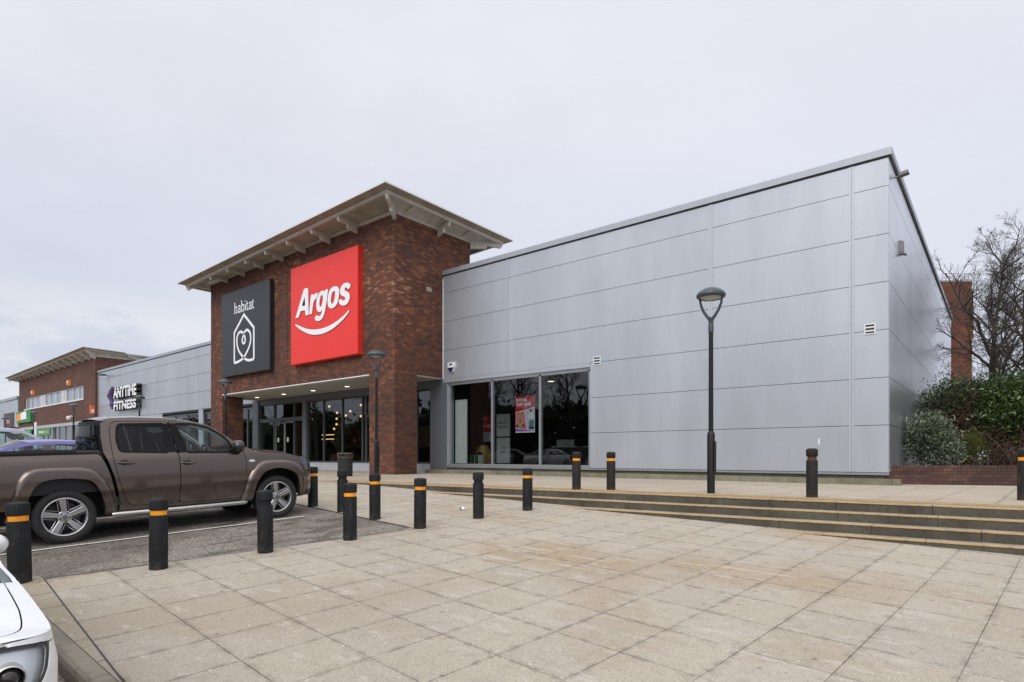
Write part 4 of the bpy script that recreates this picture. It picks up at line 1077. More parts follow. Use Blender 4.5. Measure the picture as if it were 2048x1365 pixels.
def make_wheel(parent, pos, R, W, side, rr=None, style=5, logo=False):
    """axle along y; side -1 right (outer face looks to -y)"""
    w = empty('wheel', parent, pos)
    rr = rr or R*.70
    m = side
    pr = [(rr, .022), (rr+.02, -.004), (rr+.05*R/.37, -.012), (R-.018, -.002), (R-.004, .018), (R, .045), (R, W-.045), (R-.004, W-.02), (R-.02, W), (rr, W)]
    mb = MB(); mb.lathe([(r, -m*h) for r, h in pr], 56, axis='y')
    # tread blocks on the shoulder
    for k in range(64):
        a = 2*PI*k/64; c, s_ = math.cos(a), math.sin(a); t = np.array([-s_, 0, c]); rad = np.array([c, 0, s_]); yv = np.array([0, -m, 0])
        mb.obox(rad*(R-.03)+yv*(.004)-t*.011, t*.022, rad*.032, yv*.05)
    mb.build('tyre', M['tyre'], w, 50)
    rim = MB(); rim.lathe([(r, -m*h) for r, h in [(rr+.004, .02), (rr+.006, .0), (rr-.004, -.004), (rr-.016, .004), (rr-.02, .03), (rr-.03, .06)]], 56, axis='y')
    dark = MB(); dark.lathe([(r, -m*h) for r, h in [(rr-.02, .03), (rr-.035, .10), (rr-.06, .14), (.0, .145)]], 40, axis='y')
    n = style
    for k in range(n):
        a = 2*PI*k/n+PI/2+.12
        rad = np.array([math.cos(a), 0, math.sin(a)]); t = np.array([-rad[2], 0, rad[0]]); yo = np.array([0, -m, 0])
        def spoke(mbx, off, w0, w1, r0, r1, h0, h1, th):
            A = []
            for r, w_, h in ((r0, w0, h0), ((r0+r1)/2, (w0+w1)/2*.97, (h0+h1)/2-.004), (r1, w1, h1)):
                b = .006
                A += [rad*r+t*(off-w_/2)+yo*(h+th), rad*r+t*(off-w_/2)+yo*(h+b), rad*r+t*(off-w_/2+b)+yo*h, rad*r+t*(off+w_/2-b)+yo*h, rad*r+t*(off+w_/2)+yo*(h+b), rad*r+t*(off+w_/2)+yo*(h+th)]
            mbx.add(A, [(6*i+j, 6*i+j+1, 6*i+6+j+1, 6*i+6+j) for i in range(2) for j in range(5)])
        sc = rr/.262
        if n == 5:
            spoke(rim, -.008*sc, .062*sc, .088*sc, .05*sc, rr-.012, .022, .006, .05)
            spoke(rim, .052*sc, .012*sc, .016*sc, .07*sc, rr-.012, .034, .016, .04)
            spoke(rim, -.066*sc, .010*sc, .012*sc, .09*sc, rr-.012, .036, .018, .04)
        else: spoke(rim, 0, .03, .035, .04, rr-.012, .025, .008, .04)
    rim.lathe([(r, -m*h) for r, h in [(.088, .05), (.088, .026), (.08, .020), (.036, .016), (.033, .008), (.0, .006)]], 30, axis='y')
    ro = rim.build('rim', M['rim'], w, 30)
    dark.build('barrel', M['rim_dark'], w)
    mb = MB()
    for k in range(5):
        a = 2*PI*(k+.5)/5+PI/2+.12; c = (.060*math.cos(a), 0, .060*math.sin(a))
        mb.lathe([(.0, -m*.0145), (.0105, -m*.0145), (.012, -m*.018)], 10, c, 'y')
    if logo:
        mb.lathe([(.027, -m*.005), (.030, -m*.003), (.030, -m*.008)], 24, (0, 0, 0), 'y')
        pf_ = lambda u, v, h: (u, -m*(.0045-h), v)
        mb.ribbon([(-.012, .024), (0, .004), (.012, .024)], .0032, pf_, .0003); mb.ribbon([(-.022, .012), (-.010, -.020), (0, -.001), (.010, -.020), (.022, .012)], .0032, pf_, .0006)
    mb.build('lug_nuts', M['black_plastic'], w)
    return w

def seat(parent, x, y, z, mat):
    mb = MB()
    mb.grid(lambda u, v: (x-.02+.5*u, y+.24*v, z+.12*(1-.5*abs(v)**3)+.04*u), np.linspace(0, 1, 6), np.linspace(-1, 1, 7))
    mb.grid(lambda u, v: (x-.02-.24*u+.05*math.cos(v*1.5), y+(.25-.05*u)*v, z+.12+.6*u), np.linspace(0, 1, 8), np.linspace(-1, 1, 7))
    mb.grid(lambda u, v: (x-.10-.24*u+.02*math.cos(v*1.5), y+(.25-.05*u)*v, z+.12+.6*u), np.linspace(0, 1, 8), np.linspace(-1, 1, 7))
    mb.lathe([(.0, 0), (.10, .01), (.125, .08), (.11, .16), (.0, .19)], 14, (x-.27, y, z+.70))
    return mb.build('seat', mat, parent)

# ---------------------------------------------------------------- the brown double cab pickup
def make_pickup():
    O = Vector((-10.27, 2.58, 0)); ex = Vector((.067, .998, .043)).normalized(); ey = Vector((-.998, .067, 0)).normalized(); ez = ex.cross(ey)
    O.z = AZ(O.x, O.y)+.004
    t = thing('pickup_truck', 'metallic brown double cab pickup with silver alloy wheels and steel side step', 'pickup truck')
    org = O+ey*.93
    mw = Matrix((ex, ey, ez)).transposed().to_4x4(); mw.translation = org
    t.location = mw.to_translation(); t.rotation_euler = mw.to_euler()
    wz = [(.2, .84), (.40, .893), (.50, .912), (.60, .925), (.64, .931), (.66, .938), (.69, .949), (.72, .954), (.8, .956), (.9, .956), (.98, .954), (1.05, .950), (1.10, .945), (1.14, .938), (1.18, .927), (1.215, .913), (1.29, .885), (1.75, .728), (1.9, .66)]
    nz = [(.35, -.06), (.5, 0), (.8, 0), (.95, -.03), (1.05, -.10), (1.15, -.2)]
    pl = Plan(3.25, 4.0, .955, 3.0, wz, nz)
    fo = catmull([(2.475, .34), (2.49, .40), (2.55, .63), (2.66, .87), (2.82, 1.015), (3.0, 1.045), (3.34, 1.02), (3.52, .94), (3.66, .74), (3.68, .40), (3.66, .34)], 5, False)
    fi = catmull([(2.63, .30), (2.66, .40), (2.73, .65), (2.84, .82), (3.03, .89), (3.24, .875), (3.43, .78), (3.51, .6), (3.535, .42), (3.54, .30)], 5, False)
    ro = catmull([(-.66, .36), (-.60, .58), (-.55, .80), (-.47, .98), (-.34, 1.08), (-.14, 1.095), (.22, 1.075), (.40, 1.0), (.50, .87), (.59, .64), (.645, .40), (.65, .34)], 5, False)
    ri = catmull([(-.47, .30), (-.44, .52), (-.40, .68), (-.34, .81), (-.23, .90), (.0, .925), (.26, .89), (.37, .81), (.45, .63), (.49, .42), (.495, .30)], 5, False)
    FO, FI, RO, RI_ = map(sdf_poly, (fo, fi, ro, ri))
    ST = .022
    def both(name, f, box, mat, parent=t, off=0.0, step=ST, each=None, lip=.022, sharp=32):
        out = []
        for side in (-1, 1):
            mb = MB(); vpanel(mb, f, box, step, lambda s, z: pl(s, z, side, off), lip)
            o = mb.build(name, mat, parent, sharp); out.append(o)
        return out
    # doors
    rdoor = rounded([(.69, 1.735), (.63, 1.66), (.615, 1.45), (.625, 1.18), (.675, .87), (.75, .57), (.83, .455), (1.495, .43), (1.517, .87), (1.510, 1.19), (1.42, 1.735)], .05)
    fdoor = rounded([(1.432, 1.735), (1.522, 1.19), (1.529, .87), (1.507, .43), (2.47, .412), (2.55, .66), (2.562, 1.09), (2.51, 1.255), (2.36, 1.415), (2.16, 1.59), (1.96, 1.69), (1.72, 1.735)], .05)
    rwin = rounded([(.735, 1.682), (.70, 1.45), (.725, 1.285), (1.375, 1.247), (1.372, 1.45), (1.372, 1.69)], .05)
    fwin = rounded([(1.535, 1.69), (1.615, 1.40), (1.645, 1.236), (2.37, 1.212), (2.33, 1.36), (2.24, 1.48), (2.02, 1.625), (1.78, 1.685)], .045)
    bpr = [(1.34, 1.70), (1.34, 1.242), (1.500, 1.235), (1.415, 1.70)]; bpf = [(1.432, 1.705), (1.524, 1.228), (1.67, 1.228), (1.57, 1.705)]
    RD, FD, RW, FW, BR, BF = map(sdf_poly, (rdoor, fdoor, rwin, fwin, bpr, bpf))
    rd = both('door', sub(RD, RW, BR), (.55, 1.55, .40, 1.75), M['paint_brown'])
    fd = both('door', sub(FD, FW, BF), (1.40, 2.60, .39, 1.75), M['paint_brown'])
    for si, side in enumerate((-1, 1)):
        for d, Wf, Bf, box, gm, hx, hz in ((rd[si], RW, BR, (.66, 1.5, 1.2, 1.72), 'carglass_dark', .775, 1.10), (fd[si], FW, BF, (1.42, 2.42, 1.18, 1.72), 'carglass', 1.645, 1.055)):
            mb = MB(); vpanel(mb, grow(Wf, .012), box, ST, lambda s, z: pl(s, z, side, -.010), 0); mb.build('window', M[gm], d)
            mb = MB(); vpanel(mb, sub(grow(Wf, .024), grow(Wf, -.010)), box, .012, lambda s, z: pl(s, z, side, .0025), .012); mb.build('window_seal', M['black_cab'], d)
            mb = MB(); vpanel(mb, sub(Bf, grow(Wf, .003)), box, .014, lambda s, z: pl(s, z, side, .001), .02); mb.build('pillar_trim', M['black_cab'], d)
            y = side*(np.interp(hz, *zip(*wz)))
            mb = MB(); mb.tube([(hx-.105, y, hz+.012), (hx-.08, y+side*.035, hz+.010), (hx+.03, y+side*.042, hz), (hx+.085, y+side*.032, hz-.004), (hx+.11, y, hz-.006)], [.011, .016, .017, .016, .010], 8); mb.build('handle', M['paint_brown'], d)
            mb = MB(); vpanel(mb, lambda s, z: np.hypot((s-hx+.02)/.062, (z-hz-.012)/.042)-1, (hx-.1, hx+.08, hz-.06, hz+.08), .01, lambda s, z: pl(s, z, side, .0015), 0); mb.build('handle_recess', M['black_plastic'], d)
        q = sdf_poly([(.795, 1.69), (.822, 1.69), (.885, 1.27), (.852, 1.27)])
        mb = MB(); vpanel(mb, q, (.78, .9, 1.25, 1.70), .012, lambda s, z: pl(s, z, side, -.004), 0); mb.build('window_bar', M['black_plastic'], rd[si])
    # cab frame between the doors and round the roof edge
    cab = sdf_poly([(.505, 1.27), (.50, 1.50), (.53, 1.72), (.62, 1.785), (.94, 1.80), (1.4, 1.79), (1.81, 1.725), (2.05, 1.658), (2.18, 1.585), (2.40, 1.40), (2.60, 1.235), (2.60, .38), (.66, .38), (.69, .5), (.62, .9), (.55, 1.15)])
    FEND = sdf_poly([(2.51, 1.30), (2.60, 1.285), (2.69, 1.23), (2.80, 1.20), (2.95, 1.185), (3.15, 1.165), (3.35, 1.135), (3.54, 1.09), (3.59, .95), (3.69, .82), (3.72, .80), (3.72, .36), (2.44, .36), (2.48, .412), (2.555, .66), (2.57, 1.09)])
    both('cab_frame', sub(inter(cab, lambda s, z: -grow(FEND, .006)(s, z)), grow(RD, .008), grow(FD, .008)), (.48, 2.64, .36, 1.82), M['paint_brown'], lip=.03)
    zs = [(.53, 1.74), (.62, 1.785), (.94, 1.80), (1.4, 1.79), (1.81, 1.725), (2.05, 1.658)]
    def hw(z): return float(np.interp(z, *zip(*wz)))
    mb = MB()
    def roof(u, v):
        z0 = float(np.interp(u, *zip(*zs))); ye = hw(z0); k = 1-abs(v)**2.4
        f = max(0, (u-1.7)/.35)
        return (u+.10*k*f*f-.05*k*max(0, (.7-u)/.17), ye*v, z0+.048*k)
    mb.grid(roof, np.linspace(.53, 2.05, 26), np.linspace(-1, 1, 25)); mb.build('roof', M['paint_brown'], t)
    ap = [(2.05, 1.658), (2.18, 1.585), (2.40, 1.40), (2.60, 1.235)]
    mb = MB()
    def ws(u, v):
        x = float(np.interp(u, [0, .2, .6, 1], [p[0] for p in ap])); z = float(np.interp(u, [0, .2, .6, 1], [p[1] for p in ap])); k = 1-abs(v)**2.4
        return (x+.10*k, (hw(z)-.008)*v, z+.048*k*(1-u*.6))
    mb.grid(ws, np.linspace(.0, 1, 14), np.linspace(-1, 1, 21)); wsr = mb.build('windscreen', M['carglass'], t)
    # rear of the cab
    mb = MB()
    def rear(u, v):
        z = .9+(1.76-.9)*u; return (float(np.interp(z, [.9, 1.27, 1.5, 1.76], [.55, .505, .50, .54]))-.05*(1-v*v), (hw(z)-.004)*v, z)
    mb.grid(rear, np.linspace(0, 1, 12), np.linspace(-1, 1, 17)); mb.build('cab_rear', M['black_cab'], t)
    mb = MB(); mb.grid(lambda u, v: tuple(np.array(rear(.50+.42*u, v*.84))+np.array((-.012, 0, 0))), np.linspace(0, 1, 8), np.linspace(-1, 1, 15)); mb.build('rear_window', M['carglass_rear'], t)
    mb = MB(); mb.grid(lambda u, v: tuple(np.array(rear(.44+.035*u, v*.93))+np.array((-.03, 0, 0))), [0, 1], np.linspace(-1, 1, 11)); mb.build('rear_window_trim', M['chrome'], t)
    # front wings, arches, bed
    both('front_wing', sub(FEND, grow(FO, -.012)), (2.42, 3.75, .34, 1.32), M['paint_brown'])
    BED = sdf_poly(rounded([(-1.27, 1.27), (.39, 1.268), (.455, 1.235), (.51, 1.12), (.565, .94), (.63, .60), (.645, .40), (.62, .36), (-.6, .36), (-.62, .52), (-1.27, .54)], .03))
    both('cargo_bed_side', sub(BED, grow(RO, -.012)), (-1.3, .68, .34, 1.30), M['paint_brown'])
    for nm, A, Bq, box in (('wheel_arch', FO, FI, (2.44, 3.72, .345, 1.08)), ('wheel_arch', RO, RI_, (-.68, .68, .345, 1.12))):
        for side in (-1, 1):
            mb = MB()
            def mf(s, z):
                d = np.clip(-A(s, z)/.05, 0, 1)**.6; e = np.clip(-Bq(s, z), -1, 0)
                return pl(s, z, side, .052*d)
            vpanel(mb, sub(A, Bq), box, .02, mf, .09); mb.build(nm, M['paint_brown'], t, 40)
            mb = MB(); vpanel(mb, inter(grow(Bq, .03), lambda s, z: -z+.30), (box[0]-.1, box[1]+.1, .3, 1.05), .06, lambda s, z: pl(s, z, side, -.26), 0)
            cx = 3.095 if box[0] > 1 else 0
            mb.grid(lambda u, v: (cx+.50*math.cos(u), side*(.62+.31*v), .46+.50*math.sin(u)), np.linspace(-.15, PI+.15, 20), [0, 1]); mb.build('wheel_well', M['underbody'], t)
    mb = MB()
    mb.box(-1.24, .52, -.80, .80, .70, .74); mb.box(-1.24, .52, -.86, -.80, .70, 1.25); mb.box(-1.24, .52, .80, .86, .70, 1.25); mb.box(.46, .52, -.80, .80, .7, 1.2)
    mb.build('cargo_bed_liner', M['black_plastic'], t)
    for side in (-1, 1):
        mb = MB()
        mb.tube([(-1.26, side*.875, 1.285), (-.6, side*.875, 1.285), (.40, side*.875, 1.275), (.47, side*.86, 1.25)], .035, 8); mb.obox((-1.25, side*.895-.02, 1.29), (1.42, 0, -.004), (0, .04, 0), (0, 0, .042)); mb.build('bed_rail', M['black_plastic'], t)
    mb = MB(); mb.grid(lambda u, v: (-1.27-.02*(1-v*v), .90*v, .56+.72*u), np.linspace(0, 1, 5), np.linspace(-1, 1, 9)); mb.box(-1.25, -1.2, -.88, .88, .56, 1.28); mb.build('tailgate', M['paint_brown'], t)
    mb = MB(); mb.box(-1.36, -1.2, -.88, .88, .42, .60); mb.build('rear_bumper', M['black_plastic'], t)
    for side in (-1, 1):
        mb = MB(); mb.box(-1.285, -1.20, side*.86-.07, side*.86+.07, .78, 1.22); mb.build('tail_lamp', M['lens_red'], t)
    # bonnet and nose
    zt = [(2.51, 1.30), (2.60, 1.285), (2.69, 1.235), (2.80, 1.205), (2.95, 1.190), (3.15, 1.170), (3.35, 1.140), (3.5, 1.10), (3.75, 1.05), (pl.smax, .99)]
    mb = MB()
    def bon(s, v):
        z0 = float(np.interp(s, *zip(*zt))); P = pl(np.array([s]), np.array([z0]), 1, -.004)[0]
        k = 1-abs(v)**3; cr = float(np.interp(s, [2.55, 2.75, 3.3, pl.smax], [.02, .05, .055, .0]))
        return (P[0]+.1*k*max(0, (2.75-s)/.24), P[1]*v, z0+.003+cr*k)
    mb.grid(bon, np.linspace(2.55, pl.smax-.01, 34), np.linspace(-1, 1, 27)); mb.build('bonnet', M['paint_brown'], t)
    NOSE = sdf_poly([(3.60, 1.06), (3.66, .86), (3.73, .80), (3.73, .40), (3.9, .36), (pl.smax, .36), (pl.smax, 1.0), (3.75, 1.045)])
    GR = sdf_poly([(3.98, .97), (pl.smax+.1, .97), (pl.smax+.1, .74), (3.98, .76)])
    HL = sdf_poly(rounded([(3.55, 1.088), (3.60, .95), (3.70, .83), (3.97, .78), (3.97, .985), (3.75, 1.045), (3.62, 1.075)], .02))
    both('front_bumper', sub(inter(sub(NOSE, grow(HL, .006)), lambda s, z: z-.79), GR), (3.55, pl.smax, .34, .80), M['paint_brown'])
    both('grille', inter(NOSE, lambda s, z: .79-z, lambda s, z: -grow(HL, .004)(s, z)), (3.6, pl.smax, .76, 1.06), M['black_gloss'])
    both('headlight', HL, (3.44, 4.0, .76, 1.12), M['lamp_dark'], off=.002)
    both('lower_trim', lambda s, z: np.maximum(np.abs(z-.40)-.05, 3.70-s), (3.68, pl.smax, .34, .46), M['black_plastic'], off=.008)
    # mirrors, side step, marker
    for side in (-1, 1):
        y = side*.90
        mb = MB(); mb.grid(lambda u, v: (2.415+.075*math.cos(v)*math.sin(u)+(.045 if math.cos(v)>0 else 0)*math.sin(u), y+side*(.085+.115*math.cos(u)), 1.30+.105*math.sin(v)*math.sin(u)), np.linspace(0.02, PI-.02, 12), np.linspace(-PI, PI, 17))
        mb.tube([(2.40, y-side*.02, 1.21), (2.41, y+side*.06, 1.25)], .03, 8)
        mb.build('mirror', M['black_gloss'], t, 60)
        mb = MB(); mb.tube([(.58, side*.93, .345), (.64, side*.965, .347), (1.55, side*.97, .337), (2.48, side*.965, .335), (2.54, side*.93, .335)], [.034, .038, .038, .038, .034], 14); mb.build('side_step', M['chrome'], t)
        mb = MB(); vpanel(mb, lambda s, z: np.hypot((s-2.665)/.055, (z-1.045)/.022)-1, (2.6, 2.73, 1.0, 1.09), .008, lambda s, z: pl(s, z, side, .006), .006); mb.build('marker_lamp', M['lens_white'], t)
        for x in (0.0, 3.095): make_wheel(t, (x, side*.935, .377), .377, .25, side, .268, 5, True)
    # inside and underneath
    mb = MB(); mb.box(-1.2, 3.6, -.62, .62, .30, .72); mb.box(.60, 2.5, -.86, .86, .36, .46); mb.box(2.6, 3.5, -.62, .62, .72, 1.08); mb.box(.56, .66, -.8, .8, .45, 1.20); mb.build('underbody', M['underbody'], t)
    mb = MB(); mb.box(.66, 2.5, -.84, .84, .47, .60); mb.box(2.30, 2.62, -.80, .80, .9, 1.19); mb.build('dashboard', M['interior'], t)
    for x in (1.75, .98):
        for y in (-.38, .38): seat(t, x, y, .70, M['interior'])
    mb = MB()
    for k in range(25): pass
    c = np.array((2.16, -.38, 1.17)); ax = np.array((.0, 1, 0)); ay = np.array((-.35, 0, .94))
    mb.tube([c+.18*(ax*math.cos(a)+ay*math.sin(a)) for a in np.linspace(0, 2*PI, 25)], .017, 8, False); mb.tube([c-ax*.17, c+ax*.17], .018, 6); mb.tube([c, c+np.array((.22, 0, -.1))], .03, 8)
    mb.build('steering_wheel', M['interior'], t)
    for side in (-1, 1):
        mb = MB(); mb.tube([(2.50, side*.80, 1.26), (2.30, side*.755, 1.44), (2.06, side*.715, 1.60), (1.75, side*.69, 1.68)], [.045, .04, .04, .03], 8); mb.tube([(2.27, side*.70, 1.42), (2.18, side*.66, 1.46), (2.10, side*.69, 1.54)], .013, 6); mb.build('pillar_lining', M['interior_pale'], t)
    mb = MB(); mb.grid(lambda u, v: tuple(np.array(roof(u, v*.93))-np.array((0, 0, .035))), np.linspace(.6, 2.0, 8), np.linspace(-1, 1, 9)); mb.build('headlining', M['interior_pale'], t)
    return t
pickup = make_pickup()

# ---------------------------------------------------------------- saloon cars
def make_car(name, label, paint, loc, rz, h=1.42, xa=.95, xr=.15, xq=-.85, xc=-1.55, group=None, front=False, step=.045, coarse=False):
    t = thing(name, label, 'car', loc, rz, group)
    P_ = M[paint]
    wz = [(.1, .80), (.28, .845), (.5, .885), (.7, .888), (.82, .868), (.90, .845), (.98, .815), (1.05, .785), (h-.06, .60), (h+.1, .52)]
    nz = [(.15, -.10), (.3, -.02), (.5, .0), (.62, -.03), (.72, -.11), (.8, -.2), (.9, -.3)]
    pl = Plan(1.5, 2.15, .888, 4.0, wz, nz, -1.35, -2.12, 3.2) if front else Plan(1.15, 2.15, .888, 2.35, wz, nz, -1.35, -2.12, 3.2)
    mx = -.46 if front else .66
    b0 = .965
    zt = [(pl.smin, .86), (-2.0, .95), (-1.6, .99), (-1.2, b0), (.2, .955), (.75, .945), (1.0, .925), (1.3, .885), (1.6, .835), (1.9, .78), (2.15, .735), (pl.smax, .66)]
    if front: zt = zt[:6]+[(1.0, .93), (1.3, .895), (1.6, .855), (1.8, .832), (1.95, .838), (2.1, .85), (2.35, .855), (pl.smax, .84)]
    low = [(pl.smin, .30), (-1.7, .26), (0, .19), (1.7, .20), (pl.smax, .22)]
    Z = lambda s: np.interp(s, *zip(*zt)); Lz = lambda s: np.interp(s, *zip(*low))
    body = lambda s, z: np.maximum(np.maximum(z-Z(s), Lz(s)-z), np.maximum(pl.smin-s, s-pl.smax-.02))
    wa = (1.34, -1.30); Rw = .315
    ar = [circ(x, .31, .355) for x in wa]
    d1 = sdf_poly(rounded([(-.06, .25), (.88, .25), (.97, .5), (.93, .80), (.86, .94), (-.02, .955)], .05)); d2 = sdf_poly(rounded([(-.98, .62), (-.83, .3), (-.78, .25), (-.075, .25), (-.035, .955), (-.93, .965), (-1.02, .80)], .05))
    hl = sdf_poly(catmull([(1.80, .715), (1.93, .71), (2.16, .672), (2.30, .60), (2.20, .545), (2.02, .545), (1.88, .62)], 5))
    if front: hl = sdf_poly(rounded([(1.91, .796), (1.98, .806), (2.1, .822), (2.28, .832), (2.50, .80), (2.46, .70), (2.30, .63), (2.12, .612), (2.02, .66), (1.96, .74)], .04, 5))
    tl = sdf_poly(rounded([(-1.72, .90), (-1.80, .72), (-2.02, .70), (-2.02, .90)], .03))
    bump_line = lambda s, z: np.abs(z-np.interp(s, [1.5, 1.86], [.60, .713]))-.004 if front else np.full(s.shape, 1.0)
    box = (pl.smin, pl.smax, .15, 1.02)
    def both(nm, f, bx, mat, off=0.0, st=step, lip=.02, parent=t, sides=(-1, 1)):
        out = []
        for sd in sides:
            mb = MB(); vpanel(mb, f, bx, st, lambda s, z: pl(s, z, sd, off), lip); out.append(mb.build(nm, mat, parent, 40))
        return out
    shell = sub(body, *ar, grow(d1, .006), grow(d2, .006), grow(hl, .007), grow(tl, .005))
    if front:
        # wing, bonnet and bumper are separate pressings with open joints
        wingf = inter(shell, lambda s, z: 1.0-s, lambda s, z: np.interp(s, [1.5, 1.80, 1.95, 2.1, 2.3], [.66, .792, .806, .826, .838])-z)
        bumpf = inter(shell, lambda s, z: 1.42-s, lambda s, z: z-np.interp(s, [1.5, 1.80, 1.95, 2.1, 2.3], [.653, .786, .799, .818, .83]))
        grl = sdf_poly(rounded([(2.35, .50), (pl.smax+.1, .50), (pl.smax+.1, .26), (2.25, .26)], .03))
        both('body_side', inter(shell, lambda s, z: s-.992), box, P_)
        both('front_wing', wingf, (.95, pl.smax, .2, .95), P_, st=.02)
        both('front_bumper', sub(bumpf, grl), (1.4, pl.smax, .18, .86), P_, st=.018)
        both('grille', grl, (2.2, pl.smax, .24, .52), M['black_plastic'], -.02, .03)
    else:
        both('body_side', shell, box, P_)
    both('door', d1, (-.1, 1.0, .22, .98), P_); both('door', d2, (-1.05, 0, .22, .98), P_)
    hls = both('headlight', hl, (1.72, 2.5, .5, .86), M['lens_clear'] if front else M['lens_white'], .0, .012 if front else .03, 0.0)
    if front:
        for o, sd in zip(hls, (-1, 1)):
            mb = MB(); vpanel(mb, grow(hl, .02), (1.7, 2.5, .48, .87), .03, lambda s, z: pl(s, z, sd, -.030), 0); mb.build('bowl', M['reflector'], o)
            mb = MB(); vpanel(mb, sub(grow(hl, .012), grow(hl, -.010)), (1.7, 2.5, .48, .87), .010, lambda s, z: pl(s, z, sd, -.004), .004); mb.build('bezel', M['black_plastic'], o)
            for sc, rz_ in ((2.30, .066), (2.13, .045)):
                c = pl(np.array([sc]), np.array([.715]), sd, -.045)[0]
                mb = MB(); mb.lathe([(rz_*1.25, -.02), (rz_*1.25, .045), (rz_*1.12, .05), (rz_*1.02, .03)], 24, c, 'x'); mb.build('projector_ring', M['chrome'], o)
                mb = MB(); mb.lathe([(rz_*1.02, .02), (rz_*.85, .035), (rz_*.5, .05), (0, .055)], 20, c, 'x'); mb.build('projector_lens', M['black_gloss'], o)
    both('tail_lamp', tl, (-2.1, -1.7, .68, .92), M['lens_red'], .002, .03)
    # bonnet, boot
    mb = MB()
    def bon(s, v):
        z0 = float(Z(np.array([s]))[()] if np.ndim(s) == 0 else Z(s)); q = pl(np.array([s]), np.array([z0]), 1, -.003)[0]
        k = 1-abs(v)**2.6; return (q[0]+.12*k*max(0, (1.3-s)/.4), q[1]*v, z0+.002+float(np.interp(s, [.9, 1.4, 2.0, pl.smax], [.03, .065, .06, .0]))*k)
    if front:
        us = np.linspace(.95, pl.smax-.02, 40); hv = .80
        mb.grid(lambda s, v: bon(s, v*np.interp(s, [.95, 1.5, 1.9, 2.15, pl.smax], [.92, .90, .86, .80, .74])), us, np.linspace(-1, 1, 31)); mb.build('bonnet', P_, t)
        for sd in (-1, 1):
            mb = MB(); mb.grid(lambda s, v: bon(s, sd*(v+(1-v)*(np.interp(s, [.95, 1.5, 1.9, 2.15, pl.smax], [.92, .90, .86, .80, .74])+.008))), us, np.linspace(0, 1, 6)); mb.build('wing_top', P_, t)
        mb = MB(); mb.grid(lambda s, v: tuple(np.array(bon(s, v))-np.array((.0, 0, .012))), us[2:-3], np.linspace(-.95, .95, 15)); mb.build('bonnet_gap', M['underbody'], t)
    else:
        mb.grid(bon, np.linspace(.95, pl.smax-.02, 18), np.linspace(-1, 1, 15)); mb.build('bonnet', P_, t)
    mb = MB(); mb.grid(bon, np.linspace(pl.smin+.02, xc+.15, 12), np.linspace(-1, 1, 13)); mb.build('boot_lid', P_, t)
    # glasshouse
    A = catmull([(xa, .93), ((xa+xr)/2, .93+(h-.93)*.56), (xr, h-.085), (xr-.35, h-.055), ((xr+xq)/2, h-.05), (xq, h-.075), ((xq+xc)/2, .95+(h-.95)*.52), (xc, .975)], 5, False)
    A = np.vstack([A, [(xc, .93), (xa, .90)]]); gh = sdf_poly(A)
    belt = lambda s, z: .975-z
    mid = -.06
    wins = inter(grow(gh, -.055), belt)
    w1 = inter(wins, lambda s, z: mid+.05-s); w2 = inter(wins, lambda s, z: s-mid+.05)
    gb = (xc-.05, xa+.05, .9, h)
    both('cab_frame', sub(gh, w1, w2), gb, P_, .001, .03)
    both('window', grow(w1, .01), gb, M['carglass'], -.008, .04, 0); both('window', grow(w2, .01), gb, M['carglass'], -.008, .04, 0)
    both('pillar_trim', inter(grow(gh, -.05), belt, lambda s, z: np.abs(s-mid)-.06), gb, M['black_gloss'], .004, .03)
    hw = lambda z: float(np.interp(z, *zip(*wz)))
    topz = lambda x: float(np.interp(x, [xq, (xr+xq)/2, xr-.35, xr], [h-.075, h-.05, h-.055, h-.085]))
    mb = MB()
    def roof(x, v):
        z0 = topz(x); k = 1-abs(v)**2.4; return (x+.09*k*(max(0, (x-xr+.4)/.4)-max(0, (xq+.4-x)/.4)), hw(z0)*v, z0+.05*k)
    mb.grid(roof, np.linspace(xq, xr, 14), np.linspace(-1, 1, 15)); mb.build('roof', P_, t)
    def screen(x0, z0, x1, z1, sg):
        m_ = MB(); m_.grid(lambda u, v: (x0+(x1-x0)*u+sg*.09*(1-abs(v)**2.4), hw(z0+(z1-z0)*u)*v*.99, z0+(z1-z0)*u+.05*(1-abs(v)**2.4)*(1-u*.5)+.03*math.sin(PI*u)), np.linspace(0, 1, 9), np.linspace(-1, 1, 13)); return m_
    screen(xr, h-.085, xa+.02, .925, 1).build('windscreen', M['carglass'], t); screen(xq, h-.075, xc-.02, .97, -1).build('rear_window', M['carglass'], t)
    for x in wa:
        for sd in (-1, 1):
            make_wheel(t, (x, sd*.875, Rw), Rw, .20, sd, None, 5)
            mb = MB(); mb.grid(lambda u, v: (x+.36*math.cos(u), sd*(.60+.26*v), .31+.36*math.sin(u)), np.linspace(-.2, PI+.2, 14), [0, 1]); mb.build('wheel_well', M['underbody'], t)
    mb = MB(); mb.box(-1.95, 1.85, -.58, .58, .2, .62); mb.box(-1.5, .9, -.8, .8, .2, .34); mb.build('underbody', M['underbody'], t)
    for x in (.1, -.8):
        for y in (-.36, .36): seat(t, x, y, .36, M['interior'])
    mb = MB(); mb.box(.62, .98, -.74, .74, .6, .90); mb.build('dashboard', M['interior'], t)
    for sd in (-1, 1):
        mb = MB(); mb.grid(lambda u, v: (mx+.06*math.cos(v)*math.sin(u)+.05*max(0, math.cos(v))*math.sin(u), sd*((.855 if front else .955)+.085*math.cos(u)), 1.0+.075*math.sin(v)*math.sin(u)), np.linspace(.02, PI-.02, 12), np.linspace(-PI, PI, 17)); mb.tube([(mx+.04, sd*.76, .95), (mx+.02, sd*.88, .97)], .025, 8); mb.build('mirror', P_, t, 60)
    return t
def place(x, y): return (x, y, AZ(x, y)+.003)
wy = math.atan2(-.035, 1)
